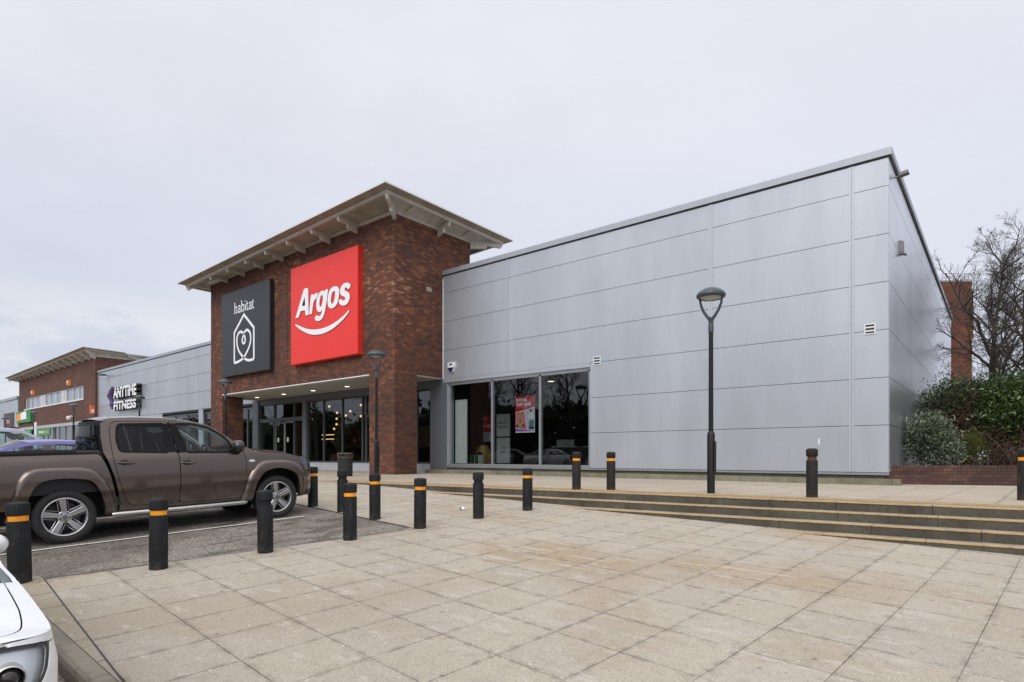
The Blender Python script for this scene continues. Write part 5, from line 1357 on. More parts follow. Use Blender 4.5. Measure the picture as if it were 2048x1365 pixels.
make_car('parked_car', 'white car cropped at bottom left with its big headlight facing the kerb', 'paint_white', place(-5.3, .10), -.08, front=True, step=.035, xa=.35, xr=-.45, xq=-1.15, xc=-1.75)
make_car('parked_car', 'blue saloon parked beyond the pickup bed, blue roof edge showing', 'paint_blue', place(-13.75, 2.95), -PI/2, h=1.42, xa=1.0, xr=.2, xq=-.75, xc=-1.55)
make_car('parked_car', 'pale silver blue estate car at far left behind the blue saloon', 'paint_silver', place(-16.3, 2.75), PI/2, h=1.63, xa=1.15, xr=.45, xq=-1.5, xc=-1.95)
# ================================================================ STREET FURNITURE
M['bollard'] = simple('charcoal_recycled_plastic', (.0075, .0085, .0095), .6, 0, .3, 9, .35, 140, spec=.3)
M['bollard_rust'] = simple('rust_stained_bollard', (.017, .0135, .013), .7, 0, .45, 6, .35, 140, spec=.3)
M['band'] = simple('amber_reflective_band', (.88, .33, .012), .4, 0, .14, 18)
M['rust'] = simple('rusty_neck', (.10, .04, .025), .85, 0, .4, 14)
def bollard_mat(name, base, dust):
    g = G(name); p = g.obj(); z = g.n('ShaderNodeSeparateXYZ', {0: p}).outputs[2]; wp_ = g.pos()
    n = g.noise(wp_, 9, 5, .7); s = g.noise(g.n('ShaderNodeMapping', {'Vector': wp_, 'Scale': (1, 1, .15)}).outputs[0], 26, 5, .75)
    c = g.mix(g.m('MULTIPLY', g.step(n, .50, .66), .5), base, tuple(x*1.9 for x in base))
    c = g.mix(g.m('MULTIPLY', g.step(s, .575, .66), .55), c, dust)
    c = g.mix(g.m('MULTIPLY', g.m('MULTIPLY', g.step(z, .16, .0), g.step(n, .40, .60)), .6), c, dust)
    return g.bsdf(c, .62, 0, g.bump(g.noise(wp_, 130, 2), .3, .004), spec=.3)
M['bollard'] = bollard_mat('charcoal_recycled_plastic', (.0075, .0085, .0095), (.055, .050, .043)); M['bollard_rust'] = bollard_mat('rust_stained_bollard', (.015, .0125, .012), (.085, .045, .030))
def make_bollard(label, x, y, z, H, R, neck, band, body, tilt=(0, 0), group='bollards around the parking bays', dome=.012):
    t = thing('bollard', label, 'bollard', (x, y, z), random.uniform(0, 6), group); t.rotation_euler[0] = tilt[0]; t.rotation_euler[1] = tilt[1]
    cap = H*.165; nk = H*.075
    zc = H-cap; zn = zc-nk
    mb = MB(); mb.lathe([(R*1.0, -.15), (R, .0), (R*.995, zn-.012), (R*.97, zn-.003), (R*.90, zn)], 32)
    mb.lathe([(R*.90, zn), (0, zn)], 32, smooth=False); mb.build('body', body, t, 40)
    mb = MB(); mb.lathe([(R*.80, zn-.001), (R*.80, zc+.001)], 28); mb.build('neck', neck, t)
    mb = MB(); mb.lathe([(0, zc), (R*.95, zc), (R*1.02, zc+.008), (R*1.02, H-.014-dome), (R*.99, H-.004-dome), (R*.9, H-dome*.6), (R*.5, H), (0, H)], 32); mb.build('cap', body, t, 40)
    if band:
        mb = MB(); mb.lathe([(R*.86, zn+.004), (R*.865, zn+.008), (R*.865, zc-.004), (R*.86, zc-.002)], 28); mb.build('amber_band', M['band'], t)
    return t
bl = [
 (-8.13, 1.63, .86, True, 'thick charcoal bollard with amber band at the kerb corner behind the white car'),
 (-7.632, 2.806, .82, True, 'charcoal bollard with amber band standing before the middle of the pickup side step'),
 (-7.498, 4.047, .815, False, 'bandless charcoal bollard partly hiding the front wheel of the pickup'),
 (-7.333, 5.248, .82, True, 'charcoal bollard with amber band overlapping the bandless bollard left of lamp post base'),
 (-7.244, 6.519, .805, True, 'charcoal bollard with amber band at the outer corner of the tarmac'),
 (-7.183, 7.842, .815, False, 'bandless charcoal bollard in front of the left end of the display window'),
 (-7.091, 9.138, .81, True, 'charcoal bollard with amber band in front of the middle of the display window'),
 (-8.533, 6.628, .80, True, 'charcoal bollard with amber band right below the lamp post by the brick pillar'),
 (-9.732, 6.795, .80, False, 'bandless charcoal bollard half hidden in front of the litter bin'),
 (-10.839, 6.864, .80, True, 'charcoal bollard with torn amber band touching the front bumper of the pickup')]
for i, (x, y, H, band, lab) in enumerate(bl):
    make_bollard(lab, x, y, GZ(x, y), H, .098 if i else .104, M['bollard'], band, M['bollard'], (random.uniform(-.008, .008), random.uniform(-.008, .008) if i else .03))
tb_ = [(-7.12, 10.90, .82, True, 'rust stained bollard on upper terrace, left of the close pair by the display window'),
 (-6.45, 11.211, .82, True, 'rust stained bollard on upper terrace, right of the close pair, before plain cladding'),
 (-2.585, 11.464, .868, False, 'dark bollard with rusty bandless neck alone before the grey cladding'),
 (.28, 13.05, .86, True, 'dark bollard cut off by the right edge of photo beside planter wall')]
for x, y, H, band, lab in tb_:
    make_bollard(lab, x, y, .0, H, .094, M['rust'], band, M['bollard_rust'], group='bollards on the upper terrace', dome=.022)

M['lamp_black'] = simple('black_lamp_post', (.006, .0065, .007), .45, 0, .15, 6, spec=.35)
M['lamp_head'] = simple('blue_grey_lamp_head', (.055, .075, .088), .4, .3, .1)
M['lamp_lens'] = simple('frosted_lamp_lens', (.42, .41, .38), .5, 0, .1)
def make_lamp(label, x, y):
    t = thing('street_lamp', label, 'street lamp', (x, y, 0), 0, 'lamp posts along the terrace edge')
    mb = MB()
    mb.lathe([(.078, -.02), (.078, 1.15), (.066, 1.19), (.050, 1.215)], 8); mb.build('base_column', M['lamp_black'], t, 30)
    mb = MB(); mb.box(.070, .088, -.05, .05, .42, 1.02); mb.build('service_door', M['lamp_black'], t)
    mb = MB(); mb.lathe([(.046, 1.2), (.042, 3.2)], 16); mb.build('pole', M['lamp_black'], t)
    mb = MB(); mb.lathe([(.050, 3.15), (.052, 3.17), (.052, 3.30), (.046, 3.32)], 16)
    mb.lathe([(.044, 3.32), (.052, 3.40), (.06, 3.44)], 14)
    for s in (-1, 1):
        mb.tube([(s*.018, 0, 3.40), (s*.075, 0, 3.47), (s*.15, 0, 3.58), (s*.20, 0, 3.70), (s*.222, 0, 3.82), (s*.225, 0, 3.88)], [.034, .031, .028, .025, .022, .02], 10)
    mb.build('yoke', M['lamp_head'], t)
    mb = MB(); mb.lathe([(.20, 3.835), (.235, 3.82), (.272, 3.845), (.279, 3.875), (.27, 3.905), (.225, 3.955), (.14, 4.005), (.05, 4.03), (.0, 4.034)], 36); mb.build('lamp_head', M['lamp_head'], t, 60)
    mb = MB(); mb.lathe([(.21, 3.838), (.15, 3.818), (0, 3.81)], 28); mb.build('lens', M['lamp_lens'], t)
    return t
for x, y, l in ((-4.423, 11.567, 'tall black lamp post with open yoke head in front of the grey cladding'),
                (-15.13, 11.81, 'black lamp post in front of the right brick pillar of the entrance'),
                (-25.9, 12.17, 'black lamp post rising behind the pickup windscreen by the left brick pillar'),
                (-36.38, 12.42, 'black lamp post overlapping the gym lettering'),
                (-45.56, 11.81, 'black lamp post with white camera before the far brick block'),
                (-55.5, 11.94, 'black lamp post in front of the green and orange sign'),
                (-66.04, 12.26, 'most distant black lamp post at the left edge before the plain grey block')):
    make_lamp(l, x, y)
cc = thing('cctv_camera', 'white dome camera on a bracket fixed to a lamp post before the far brick block', 'camera', (-45.56, 11.77, 3.12))
mb = MB(); mb.tube([(0, 0, .1), (-.28, -.12, .1)], .03, 8); mb.build('bracket', M['white'], cc)
mb = MB(); mb.lathe([(0, .12), (.10, .10), (.14, 0), (.11, -.10), (0, -.15)], 16, (-.32, -.14, 0)); mb.build('dome', M['white'], cc)
# litter bin
bn = thing('litter_bin', 'round black litter bin before the shop window, left of brick pillar', 'litter bin', (-18.1, 12.75, 0))
mb = MB(); mb.lathe([(.25, 0), (.255, .03), (.262, .70)], 28); mb.build('body', M['black_plastic'], bn)
mb = MB(); mb.lathe([(.255, .70), (.275, .72), (.28, .80), (.26, .83), (.20, .835), (.18, .78), (.17, .5)], 28); mb.build('rim', M['black_gloss'], bn)
mb = MB(); mb.lathe([(.268, .66), (.270, .675), (.268, .69)], 28); mb.build('gold_band', simple('faded_gold_line', (.10, .08, .03), .5), bn)
# road sign and white pole among the distant cars
ns = thing('road_sign', 'dark red round sign with white lettering behind the silver estate car', 'road sign', (-38.3, 7.42, -.13), .9)
mb = MB(); mb.tube([(0, .05, 0), (0, .05, 2.1)], .03, 8); mb.build('post', M['lamp_black'], ns)
mb = MB(); mb.lathe([(0, 0), (.33, 0), (.33, .02), (0, .02)], 28, (0, 0, 1.98), 'y'); mb.build('disc', simple('dark_red_sign', (.10, .008, .012), .5), ns)
mb = MB()
for k in range(7): mb.box(-.27+k*.08, -.27+k*.08+.055, -.006, -.002, 1.95, 2.03)
mb.build('white_band', M['letter_white'], ns)
wp = thing('white_pole', 'plain white pole beside the lamp post under the green and orange sign', 'pole', (-42.4, 9.2, 0))
mb = MB(); mb.lathe([(.0, 2.62), (.05, 2.61), (.065, 2.58), (.065, 0)], 14); mb.build('pole', M['white'], wp); mb = MB(); mb.lathe([(.14, 0), (.14, .02), (.07, .04)], 14); mb.build('base', M['white'], wp)
# small litter
lt = thing('litter', 'crumpled white and blue scrap of litter on the slabs between bollards', 'litter', (-8.05, 8.35, GZ(-8.05, 8.35)+.02))
mb = MB(); rr_ = np.random.default_rng(3)
mb.grid(lambda u, v: (.045*math.sin(u)*math.cos(v)*(1+.3*math.sin(5*v+u*3)), .04*math.sin(u)*math.sin(v)*(1+.3*math.cos(4*v)), .035*math.cos(u)*(1+.2*math.sin(6*v))+.01), np.linspace(0.01, PI-.01, 8), np.linspace(0, 2*PI, 13)); mb.build('wrapper', M['white'], lt)
mb = MB(); mb.box(-.03, -.005, -.05, -.02, -.015, .03); mb.build('blue_print', simple('blue_print', (.03, .05, .12), .5), lt)

# ---------------------------------------------------------------- things in the display window
po = thing('window_poster', 'red poster GIFTS FOR SUPER MUMS with toy bear and bottles, hung inside the glass', 'poster', (-14.36, 17.76, 1.60))
PW, PH = .925, 1.37
M['p_red'] = simple('poster_red', (.42, .012, .018), .5); M['p_pink'] = simple('poster_pink', (.75, .19, .22), .5); M['p_lilac'] = simple('poster_lilac', (.55, .5, .78), .5); M['p_purple'] = simple('poster_purple', (.28, .10, .50), .5)
M['p_bear'] = simple('poster_bear', (.36, .33, .16), .6, 0, .4, 30); M['p_dark'] = simple('poster_dark', (.035, .03, .025), .5); M['p_teal'] = simple('poster_teal', (.10, .25, .22), .5, 0, .3, 20); M['p_cream'] = simple('poster_cream', (.68, .68, .60), .5)
def flat(name, pts, mat, lay, parent=po):
    mb = MB(); n = len(pts); mb.add([(a*PW, -.002*lay, b*PH) for a, b in pts], [tuple(range(n))]); return mb.build(name, mat, parent)
mb = MB(); mb.box(-.0, PW, 0, .006, 0, PH); mb.build('sheet', M['letter_white'], po)
flat('red_field', [(0, .56), (1, .69), (1, 1), (0, 1)], M['p_red'], 1); flat('pink_field', [(0, .13), (.60, .075), (.47, .60), (0, .545)], M['p_pink'], 1); flat('lilac_field', [(.62, .075), (1, .04), (1, .675), (.50, .605)], M['p_lilac'], 1); flat('purple_field', [(0, .03), (1, .03), (.95, .04), (0, .115)], M['p_purple'], 1)
def ell(cx, cy, a, b, n=16): return [(cx+a*math.cos(2*PI*k/n), cy+b*math.sin(2*PI*k/n)) for k in range(n)]
for e in (ell(.27, .50, .10, .055), ell(.27, .36, .10, .07), ell(.27, .22, .14, .075)): flat('toy_bear', e, M['p_bear'], 2)
for e in (ell(.17, .535, .03, .02), ell(.37, .535, .03, .02), ell(.10, .19, .05, .045), ell(.42, .19, .05, .045), ell(.29, .485, .02, .012), ell(.25, .33, .05, .03)): flat('bear_detail', e, M['p_dark'], 3)
flat('bottle', [(.64, .37), (.97, .385), (.94, .50), (.85, .56), (.74, .55), (.66, .48)], M['p_cream'], 2); flat('bottle_cap', [(.75, .555), (.84, .56), (.84, .645), (.75, .64)], M['p_dark'], 3)
flat('bag', [(.70, .09), (.96, .085), (.94, .34), (.71, .335)], M['p_teal'], 2); flat('bag_base', [(.70, .09), (.96, .085), (.95, .16), (.70, .155)], M['p_dark'], 3)
text_fit('wording', 'GIFTS FOR', .055*PW, .60*PW, .845*PH, .935*PH, -.006, .002, M['letter_white'], po, 0, .012); text_fit('wording', 'SUPER MUMS', .055*PW, .80*PW, .73*PH, .82*PH, -.006, .002, M['letter_white'], po, 0, .012)
mb = MB()
for k in range(18): mb.box(.05+k*.036, .05+k*.036+.026, -.006, -.004, .69*PH, .70*PH)
mb.build('small_print', M['p_pink'], po)
ls = thing('white_display_screen', 'tall white panel standing just inside left end of the display window', 'display panel', (-17.4, 17.95, .3))
mb = MB(); mb.box(-.36, .30, 0, .05, .12, 2.75); mb.build('panel', simple('white_backed_panel', (.78, .80, .80), .6), ls); mb = MB(); mb.box(-.36, .30, -.1, .2, .0, .12); mb.build('foot', M['alu'], ls)
rp = thing('red_banner', 'red and white hanging banner deep inside left window bay', 'banner', (-18.05+.1, 19.9, 1.35))
mb = MB(); mb.box(-.1, .65, 0, .01, .42, 1.2); mb.build('red_panel', M['p_red'], rp); mb = MB(); mb.box(-.1, .65, .0, .01, .0, .419); mb.build('white_panel', M['sillgrey'], rp); mb = MB(); mb.tube([(.27, .005, 1.2), (.27, .005, 2.95)], .01, 6); mb.build('cord', M['black_plastic'], rp)
for s_, z in (("AT'S", .95), ('HT NOW', .62)): text('wording', s_, (-.06, -.006, z), .19, M['letter_white'], rp, .002, .8)
dp = thing('delivery_panel', 'tall white panel lettered SAME DAY DELIVERY behind the middle pane', 'display panel', (-16.45, 19.5, .3))
mb = MB(); mb.box(-.36, .36, 0, .06, .12, 1.18); mb.box(-.36, .36, 0, .06, 1.25, 2.2); mb.build('panel', simple('off_white_panel', (.40, .40, .41), .6), dp); mb = MB(); mb.box(-.34, .34, .01, .05, 0, .12); mb.box(-.34, .34, .01, .05, 1.18, 1.25); mb.build('frame', M['black_plastic'], dp)
for s_, z in (('SAME DAY', 1.78), ('DELIVERY', 1.60), ('LAND', .72), ('LINE', .56)): text('wording', s_, (0, -.004, z), .13, M['p_dark'], dp, .002, .9, 'CENTER')
yb = thing('yellow_ride_toy', 'dull yellow boxy toy machine with dark round window inside the left bay', 'toy', (-17.3, 19.2, .3), .2)
mb = MB(); mb.lathe([(.30, 0), (.34, .1), (.33, .6), (.22, .85), (0, .9)], 8); mb.build('body', simple('dull_yellow', (.24, .15, .015), .5), yb); mb = MB(); mb.lathe([(0, -.345), (.13, -.34), (.15, -.30)], 18, (0, 0, .45), 'y'); mb.build('dark_window', M['black_gloss'], yb)
ct = thing('collection_counter', 'long dark counter with pale tops behind the right panes', 'counter', (-13.2, 21.2, .3))
mb = MB(); mb.box(-2.0, 1.9, 0, .6, 0, .78); mb.build('base', M['black_plastic'], ct)
for a, b in ((-1.9, -.6), (-.3, .6), (.8, 1.8)):
    mb = MB(); mb.box(a, b, -.06, .64, .78, .83); mb.box(a+.1, b-.3, .2, .24, .83, 1.12); mb.build('top', simple('counter_top', (.33, .34, .34), .5), ct)
gb = thing('green_stock_crates', 'stack of green and white striped boxes on the floor inside left bay', 'boxes', (-17.7, 18.6, .3))
mb = MB()
for k in range(3): mb.box(k*.23, k*.23+.20, 0, .3, 0, .45)
mb.build('carton', simple('deep_green_card', (.02, .10, .06), .6), gb); mb = MB()
for k in range(3): mb.box(k*.23+.2, k*.23+.215, -.01, .3, 0, .46)
mb.build('white_stripe', M['white'], gb)
# ================================================================ PLANTING
def leaf_mat(name, stops, rough=.35, spec=.5, trans=.12):
    g = G(name); a = g.n('ShaderNodeAttribute', attribute_name='tone')
    c = g.ramp(a.outputs['Fac'], stops)
    b = g.n('ShaderNodeBsdfPrincipled', {'Base Color': c, 'Roughness': rough, 'Specular IOR Level': spec})
    t = g.n('ShaderNodeBsdfTranslucent', {'Color': c}); mx = g.n('ShaderNodeMixShader', {0: trans, 1: b.outputs[0], 2: t.outputs[0]})
    g.t.links.new(mx.outputs[0], g.out.inputs[0]); return g.mat
def foliage(name, blobs, N, L, Wd, mat, parent, seed, up=.35, fold=.25, clump=90, spread=.22):
    r = np.random.default_rng(seed)
    vol = np.array([b[3]*b[4]*b[5] for b in blobs])**.67; pick = r.choice(len(blobs), clump, p=vol/vol.sum())
    B = np.array(blobs)[pick]
    d = r.normal(size=(clump, 3)); d[:, 2] = d[:, 2]*1.0+.15; d /= np.linalg.norm(d, axis=1)[:, None]
    rad = r.uniform(.45, 1.0, (clump, 1))**.5
    cc = B[:, :3]+d*rad*B[:, 3:6]; cs = spread*r.uniform(.6, 1.35, clump); ct = r.uniform(-.18, .18, clump)
    k = r.integers(0, clump, N)
    p = cc[k]+r.normal(size=(N, 3))*cs[k][:, None]*np.array([1, 1, .8])
    out = d[k]*.9+r.normal(size=(N, 3))*.75; out[:, 2] += up; out /= np.linalg.norm(out, axis=1)[:, None]
    nrm = r.normal(size=(N, 3))*.6+np.array([0, 0, 1.0]); sd = np.cross(out, nrm); sd /= np.linalg.norm(sd, axis=1)[:, None]+1e-9; nn = np.cross(sd, out)
    l = L*r.uniform(.6, 1.25, (N, 1)); w = Wd*r.uniform(.7, 1.2, (N, 1))
    v = np.stack([p, p+out*l*.45+sd*w/2+nn*w*fold, p+out*l-nn*l*.12, p+out*l*.45-sd*w/2+nn*w*fold], 1).reshape(-1, 3)
    idx = np.arange(N)*4
    f = np.concatenate([np.stack([idx, idx+1, idx+2], 1), np.stack([idx, idx+2, idx+3], 1)])
    me = bpy.data.meshes.new(name); me.from_pydata(v.tolist(), [], f.tolist()); me.update()
    tone = np.clip(.5+ct[k]+r.normal(size=N)*.17, 0, 1); at = me.attributes.new('tone', 'FLOAT', 'POINT'); at.data.foreach_set('value', np.repeat(tone, 4).astype(np.float32))
    me.materials.append(mat); o = bpy.data.objects.new(name, me); return link(o, parent)
M['bark'] = simple('grey_brown_bark', (.075, .066, .052), .9, 0, .35, 7, .6, 40)
M['twig'] = simple('brown_twig', (.085, .052, .038), .9, 0, .3, 9)
M['leaf_laurel'] = leaf_mat('laurel_leaf', [(0, (.022, .045, .013)), (.42, (.050, .098, .024)), (.74, (.115, .18, .05)), (1, (.28, .34, .14))], .22, .6)
M['leaf_var'] = leaf_mat('silver_edged_leaf', [(0, (.028, .045, .024)), (.40, (.075, .11, .058)), (.66, (.19, .225, .145)), (1, (.55, .57, .46))], .45)
M['leaf_dark'] = leaf_mat('small_dark_leaf', [(0, (.014, .022, .010)), (.45, (.042, .066, .026)), (.78, (.105, .13, .058)), (1, (.21, .23, .11))], .4)
M['leaf_brown'] = leaf_mat('russet_leaf', [(0, (.03, .014, .01)), (.5, (.07, .03, .018)), (1, (.13, .065, .035))], .6)
M['leaf_conifer'] = leaf_mat('yellow_green_conifer', [(0, (.030, .040, .008)), (.5, (.085, .105, .015)), (1, (.17, .19, .03))], .6)
def stems(parent, base, blobs, n, seed, r0=.018):
    r = np.random.default_rng(seed); mb = MB()
    for k in range(n):
        b = blobs[r.integers(len(blobs))]; e = np.array(b[:3])+r.normal(size=3)*np.array(b[3:6])*.5; s = np.array(base)+r.normal(size=3)*np.array([.18, .18, 0])
        m = (s+e)/2+r.normal(size=3)*.15
        mb.tube(catmull([s, m, e], 4, False), np.linspace(r0, r0*.3, 9), 5, False)
    return mb.build('stems', M['twig'], parent)
def shrub(name, label, base, blobs, N, L, Wd, mat, seed, ns=14, **kw):
    t = thing(name, label, 'shrub', base, 0, None); b = [(x-base[0], y-base[1], z-base[2], rx, ry, rz) for x, y, z, rx, ry, rz in blobs]
    foliage('foliage', b, N, L, Wd, mat, t, seed, **kw); stems(t, (0, 0, 0), b, ns, seed); return t
shrub('variegated_shrub', 'rounded silvery green shrub with pale edged leaves just behind low brick wall', (-1.6, 20.5, .36), [(-1.62, 20.5, 1.42, .46, .45, .40), (-1.50, 20.4, .95, .52, .45, .42), (-1.85, 20.65, 1.1, .36, .4, .45), (-1.25, 20.35, .75, .36, .35, .22)], 8500, .10, .042, M['leaf_var'], 11, spread=.15, clump=130)
shrub('evergreen_shrub', 'tall dark small leaved evergreen against the shiny side wall', (-1.2, 23.8, .36), [(-1.3, 23.6, 2.6, .75, .7, .42), (-.7, 23.9, 2.6, .8, .7, .45), (-1.5, 23.5, 2.1, .6, .6, .5), (-.6, 23.8, 1.9, .8, .7, .7), (-.1, 24.2, 2.55, .7, .7, .4)], 17000, .09, .042, M['leaf_dark'], 12, 26, spread=.2, clump=200)
shrub('russet_shrub', 'russet brown leaved shrub tangled below the dark evergreen', (-1.0, 22.9, .36), [(-1.25, 22.9, 1.75, .6, .4, .45), (-.6, 23.1, 1.5, .9, .5, .6), (-.9, 23.0, 2.3, .7, .4, .4)], 2000, .075, .036, M['leaf_brown'], 13, 40, spread=.2, clump=110)
shrub('laurel_hedge', 'glossy broad leaved green laurel bush filling the right edge', (.9, 24.2, .36), [(.55, 23.3, 2.42, .9, .8, .45), (1.5, 24.2, 2.4, 1.1, .9, .5), (.8, 23.2, 1.8, 1.1, .8, .7), (1.9, 24.0, 1.6, 1.1, .8, .8), (.2, 23.2, 1.6, .8, .6, .6), (-.1, 23.3, 2.35, .7, .6, .4)], 17000, .17, .075, M['leaf_laurel'], 14, 18, spread=.24, clump=230, up=.5)
shrub('conifer_shrub', 'small yellow green conifer low behind the brick wall', (-.72, 21.7, .36), [(-.72, 21.7, .85, .30, .30, .42), (-.72, 21.7, 1.1, .22, .22, .25)], 3800, .06, .014, M['leaf_conifer'], 15, 5, spread=.10, clump=80)
shrub('twiggy_shrub', 'bare brown twiggy shrub low behind right end of the brick wall', (.35, 21.9, .36), [(.2, 21.9, .8, .6, .5, .4), (.8, 22.2, .9, .6, .5, .5), (-.15, 22.0, 1.0, .5, .4, .5)], 3500, .055, .024, M['leaf_brown'], 16, 90, spread=.2, clump=80)
shrub('evergreen_hedge', 'dark hedge mass at the very back behind all other bushes', (.4, 26.5, .36), [(-1.2, 26, 1.6, 1.0, .8, 1.3), (.3, 26.2, 1.6, 1.2, .8, 1.4), (1.8, 26.6, 1.6, 1.2, .8, 1.5), (3.4, 27, 1.6, 1.2, .9, 1.5)], 16000, .15, .08, M['leaf_dark'], 17, 20, spread=.3, clump=220)

class TreeBuilder:
    def __init__(s, seed): s.r = random.Random(seed); s.mb = MB(); s.tw = MB()
    def branch(s, p, d, L, r, lev, maxlev, trop=.08):
        R = s.r; n = max(3, int(L/(.55 if lev == 0 else .28))+1); n = min(n, 16 if lev == 0 else 9)
        pts = [Vector(p)]; dirs = []; d = Vector(d).normalized(); jit = (.022, .15, .22, .28, .3)[lev]
        for i in range(n):
            d = (d+Vector((R.gauss(0, jit), R.gauss(0, jit), R.gauss(0, jit)+trop*(.6 if lev else .3)))).normalized()
            pts.append(pts[-1]+d*(L/n)); dirs.append(d.copy())
        rad = [max(r*(1-.82*(i/n)), .0040) for i in range(n+1)]
        (s.mb if lev < 2 else s.tw).tube(pts, rad, (9, 6, 4, 3, 3)[lev], False, True)
        if lev >= maxlev: return
        nc = (17, 9, 7, 5)[lev]
        for k in range(nc):
            t = (.22 if lev == 0 else .18)+(.78 if lev == 0 else .80)*(k+R.random()*.8)/nc
            i = min(n-1, int(t*n)); q = pts[i].lerp(pts[i+1], t*n-i); dd = dirs[i]
            a = R.random()*2*PI; o = dd.orthogonal().normalized(); o = Matrix.Rotation(a, 3, dd) @ o
            if lev == 0: o.z *= .3
            ang = R.uniform(.55, 1.0) if lev == 0 else R.uniform(.45, .95)
            nd = dd*math.cos(ang)+o*math.sin(ang)
            Lc = L*((.50-.30*t) if lev == 0 else (.62-.34*t))*R.uniform(.75, 1.25)
            s.branch(q, nd, Lc, max(r*(.52-.26*t), .006), lev+1, maxlev)
def bare_tree(label, loc, H, r, seed, group=None, lean=(0, 0), maxlev=4, limbs=()):
    t = thing('bare_tree', label, 'tree', loc, 0, group); b = TreeBuilder(seed)
    b.branch((0, 0, -.1), (lean[0], lean[1], 1), H, r, 0, maxlev)
    for z_, d_, L_, r_ in limbs: b.branch((lean[0]*z_, lean[1]*z_, z_), d_, L_, r_, 1, maxlev, .03)
    b.mb.build('trunk', M['bark'], t, 60); b.tw.build('crown', M['twig_grey'], t, 60); return t
M['twig_grey'] = simple('grey_twig', (.062, .050, .040), .9, 0, .3, 9)
bare_tree('large leafless tree with fine spreading twigs at right behind the hedge', (-.20, 32.1, .3), 9.1, .15, 12, 'leafless trees behind the hedge', (-.006, -.004), 4, [(4.3, (-.56, -.46, .75), 4.4, .085), (4.9, (.5, .42, .85), 4.0, .07), (3.4, (-.7, -.55, .12), 3.6, .06), (3.7, (.6, .6, .35), 3.6, .06)])
bare_tree('thinner leafless tree right beside the largest one, leaning to the right', (.52, 33.1, .3), 7.6, .12, 9, 'leafless trees behind the hedge', (.07, .02))
bare_tree('leafless tree at the right edge of the photo, lowest of the three', (4.6, 35.5, .3), 8.2, .13, 23, 'leafless trees behind the hedge', (-.02, .02), 3)

# across the car park: what the shop windows reflect
bt = bare_tree('tall leafless tree across the car park mirrored in the shop windows', (-46, -16, -.3), 13.5, .24, 31, 'leafless trees across the car park', maxlev=3)
for i, (x, y, s, a) in enumerate(((-54, -20, 1.1, 1), (-38, -22, .95, 2), (-62, -14, 1.05, 3), (-70, -22, 1.2, 4), (-30, -24, 1.1, 5), (-50, -27, 1.25, .5), (-80, -16, 1.1, 2.6), (-22, -27, 1.0, 4.4))):
    c = copy_tree(bt); c.location = (x, y, -.3); c.rotation_euler = (0, 0, a); c.scale = (s, s, s)
hb = thing('evergreen_hedge', 'long dark hedge across the car park mirrored in the shop windows', 'shrub', (-50, -25, -.3))
foliage('foliage', [(x, -3+2*math.sin(x*.7), 3.4+.9*math.sin(x*1.3), 3.4, 1.6, 4.0+.9*math.sin(x*.9)) for x in range(-120, 46, 4)], 60000, 1.0, .62, M['leaf_dark'], hb, 41, spread=.8, clump=480)
make_car('parked_car', 'red saloon across the car park mirrored in the shop windows', 'paint_red', place(-21.5, -1.2), 1.4, step=.07, group='cars out in the car park')
make_car('parked_car', 'white saloon across the car park mirrored in the shop windows', 'paint_white', place(-25.5, .4), 1.7, step=.07, group='cars out in the car park')
make_car('parked_car', 'silver hatchback across the car park mirrored in the shop windows', 'paint_silver', place(-31, -1.6), 2.4, step=.07, group='cars out in the car park')

# ================================================================ LIGHT, SKY, CAMERA
w = bpy.data.worlds.new("World"); scene.world = w; w.use_nodes = True
nt = w.node_tree; nt.nodes.clear()
class WG(G):
    def __init__(s, t): s.t = t
g = WG(nt)
co = g.n('ShaderNodeTexCoord').outputs['Generated']
sep = g.n('ShaderNodeSeparateXYZ', {0: co}); z = sep.outputs[2]
SUN_EL, SUN_AZ = math.radians(42), math.radians(-152)
sky = g.n('ShaderNodeTexSky', sky_type='NISHITA', sun_disc=False, sun_elevation=SUN_EL, sun_rotation=math.radians(152))
mp = g.n('ShaderNodeMapping', {'Vector': co, 'Scale': (1.0, 1.0, 2.6)}).outputs[0]
n1 = g.noise(mp, 1.6, 5, .55); n2 = g.noise(mp, 4.2, 6, .6)
grey = g.ramp(z, [(.0, (.565, .61, .735)), (.16, (.59, .63, .755)), (.34, (.655, .685, .80)), (.60, (.74, .757, .84)), (.85, (1.15, 1.15, 1.18))])
fac = g.m('ADD', g.m('MULTIPLY', g.m('SUBTRACT', n1, .5), .30), g.m('MULTIPLY', g.m('SUBTRACT', n2, .5), .10))
grey = g.mix(1.0, grey, (1.12, 1.11, 1.08), 'MULTIPLY')
grey2 = g.mix(1.0, grey, g.n('ShaderNodeCombineColor', {0: g.m('ADD', 1.0, fac), 1: g.m('ADD', 1.0, fac), 2: g.m('ADD', 1.0, g.m('MULTIPLY', fac, .8))}).outputs[0], 'MULTIPLY')
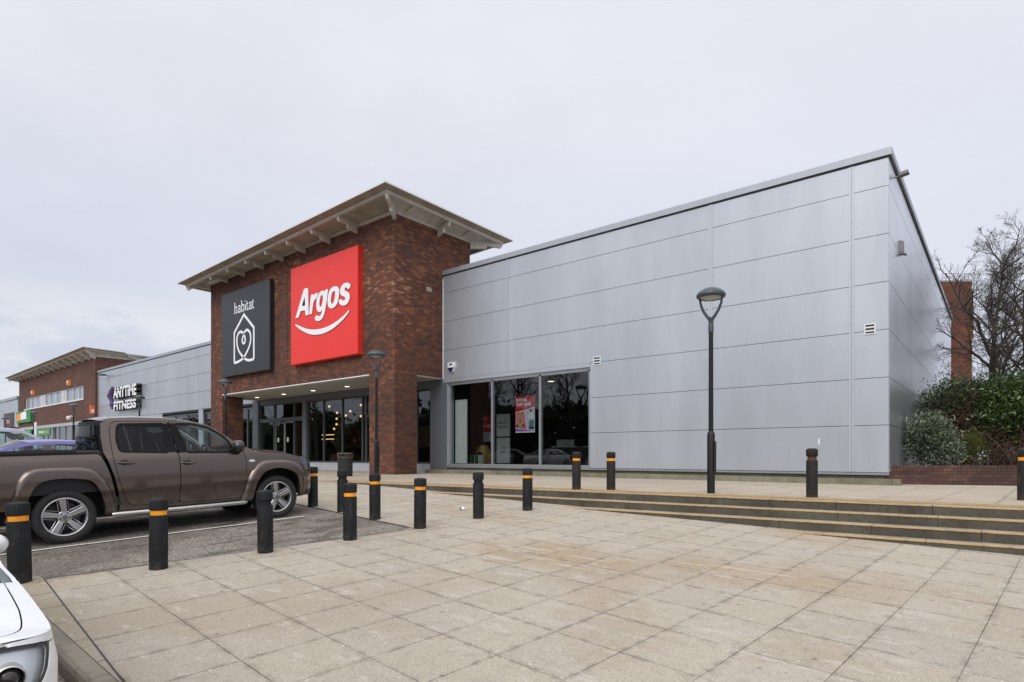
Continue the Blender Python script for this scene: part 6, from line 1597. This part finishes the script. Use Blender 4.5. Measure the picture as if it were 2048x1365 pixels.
# a low bank of white cloud to the left, thinning upwards
bank = g.m('MULTIPLY', g.step(g.dot(co, (-.935, .30, .185)), .935, .992), g.m('MULTIPLY', g.step(z, .25, .17), g.step(n2, .40, .56)))
right = g.step(g.dot(co, (-.05, .95, .3)), .60, 1.0)
grey3 = g.mix(g.m('MULTIPLY', bank, .6), grey2, (.90, .905, .93))
grey4 = g.mix(g.m('MULTIPLY', right, .45), grey3, (.80, .825, .93))
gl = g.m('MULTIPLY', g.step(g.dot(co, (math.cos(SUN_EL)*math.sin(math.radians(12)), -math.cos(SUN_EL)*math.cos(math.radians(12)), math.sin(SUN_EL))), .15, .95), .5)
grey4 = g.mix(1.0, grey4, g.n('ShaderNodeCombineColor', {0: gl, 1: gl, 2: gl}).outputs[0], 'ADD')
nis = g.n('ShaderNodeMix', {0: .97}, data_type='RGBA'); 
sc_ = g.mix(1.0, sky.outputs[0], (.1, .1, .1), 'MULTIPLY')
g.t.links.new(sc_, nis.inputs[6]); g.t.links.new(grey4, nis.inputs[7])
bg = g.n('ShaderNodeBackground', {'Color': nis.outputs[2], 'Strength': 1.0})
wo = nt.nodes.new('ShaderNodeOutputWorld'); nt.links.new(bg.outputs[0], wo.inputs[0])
sun = bpy.data.lights.new('sun', 'SUN'); sun.energy = 1.3; sun.angle = math.radians(35); sun.color = (1, .965, .92)
so = bpy.data.objects.new('sun', sun); COL.objects.link(so)
# light comes from behind and to the right of the camera
sd = Vector((math.cos(SUN_EL)*math.sin(math.radians(12)), -math.cos(SUN_EL)*math.cos(math.radians(12)), math.sin(SUN_EL)))
so.rotation_euler = sd.to_track_quat('Z', 'Y').to_euler()
cam = bpy.data.cameras.new('camera'); cam.sensor_width = 36; cam.lens = 1199/2048*36; cam.shift_y = (911-682.5)/2048; cam.clip_end = 3000; cam.clip_start = .05
camo = bpy.data.objects.new('camera', cam); COL.objects.link(camo)
camo.location = (0, 0, .745); camo.rotation_euler = (PI/2, 0, math.atan2(981, 1199))
scene.camera = camo
vs = scene.view_settings; vs.view_transform = 'Standard'; vs.look = 'None'; vs.exposure = 0.0; vs.gamma = 1; vs.use_curve_mapping = False
scene.cycles.max_bounces = 8; scene.cycles.transparent_max_bounces = 16; scene.cycles.use_denoising = True
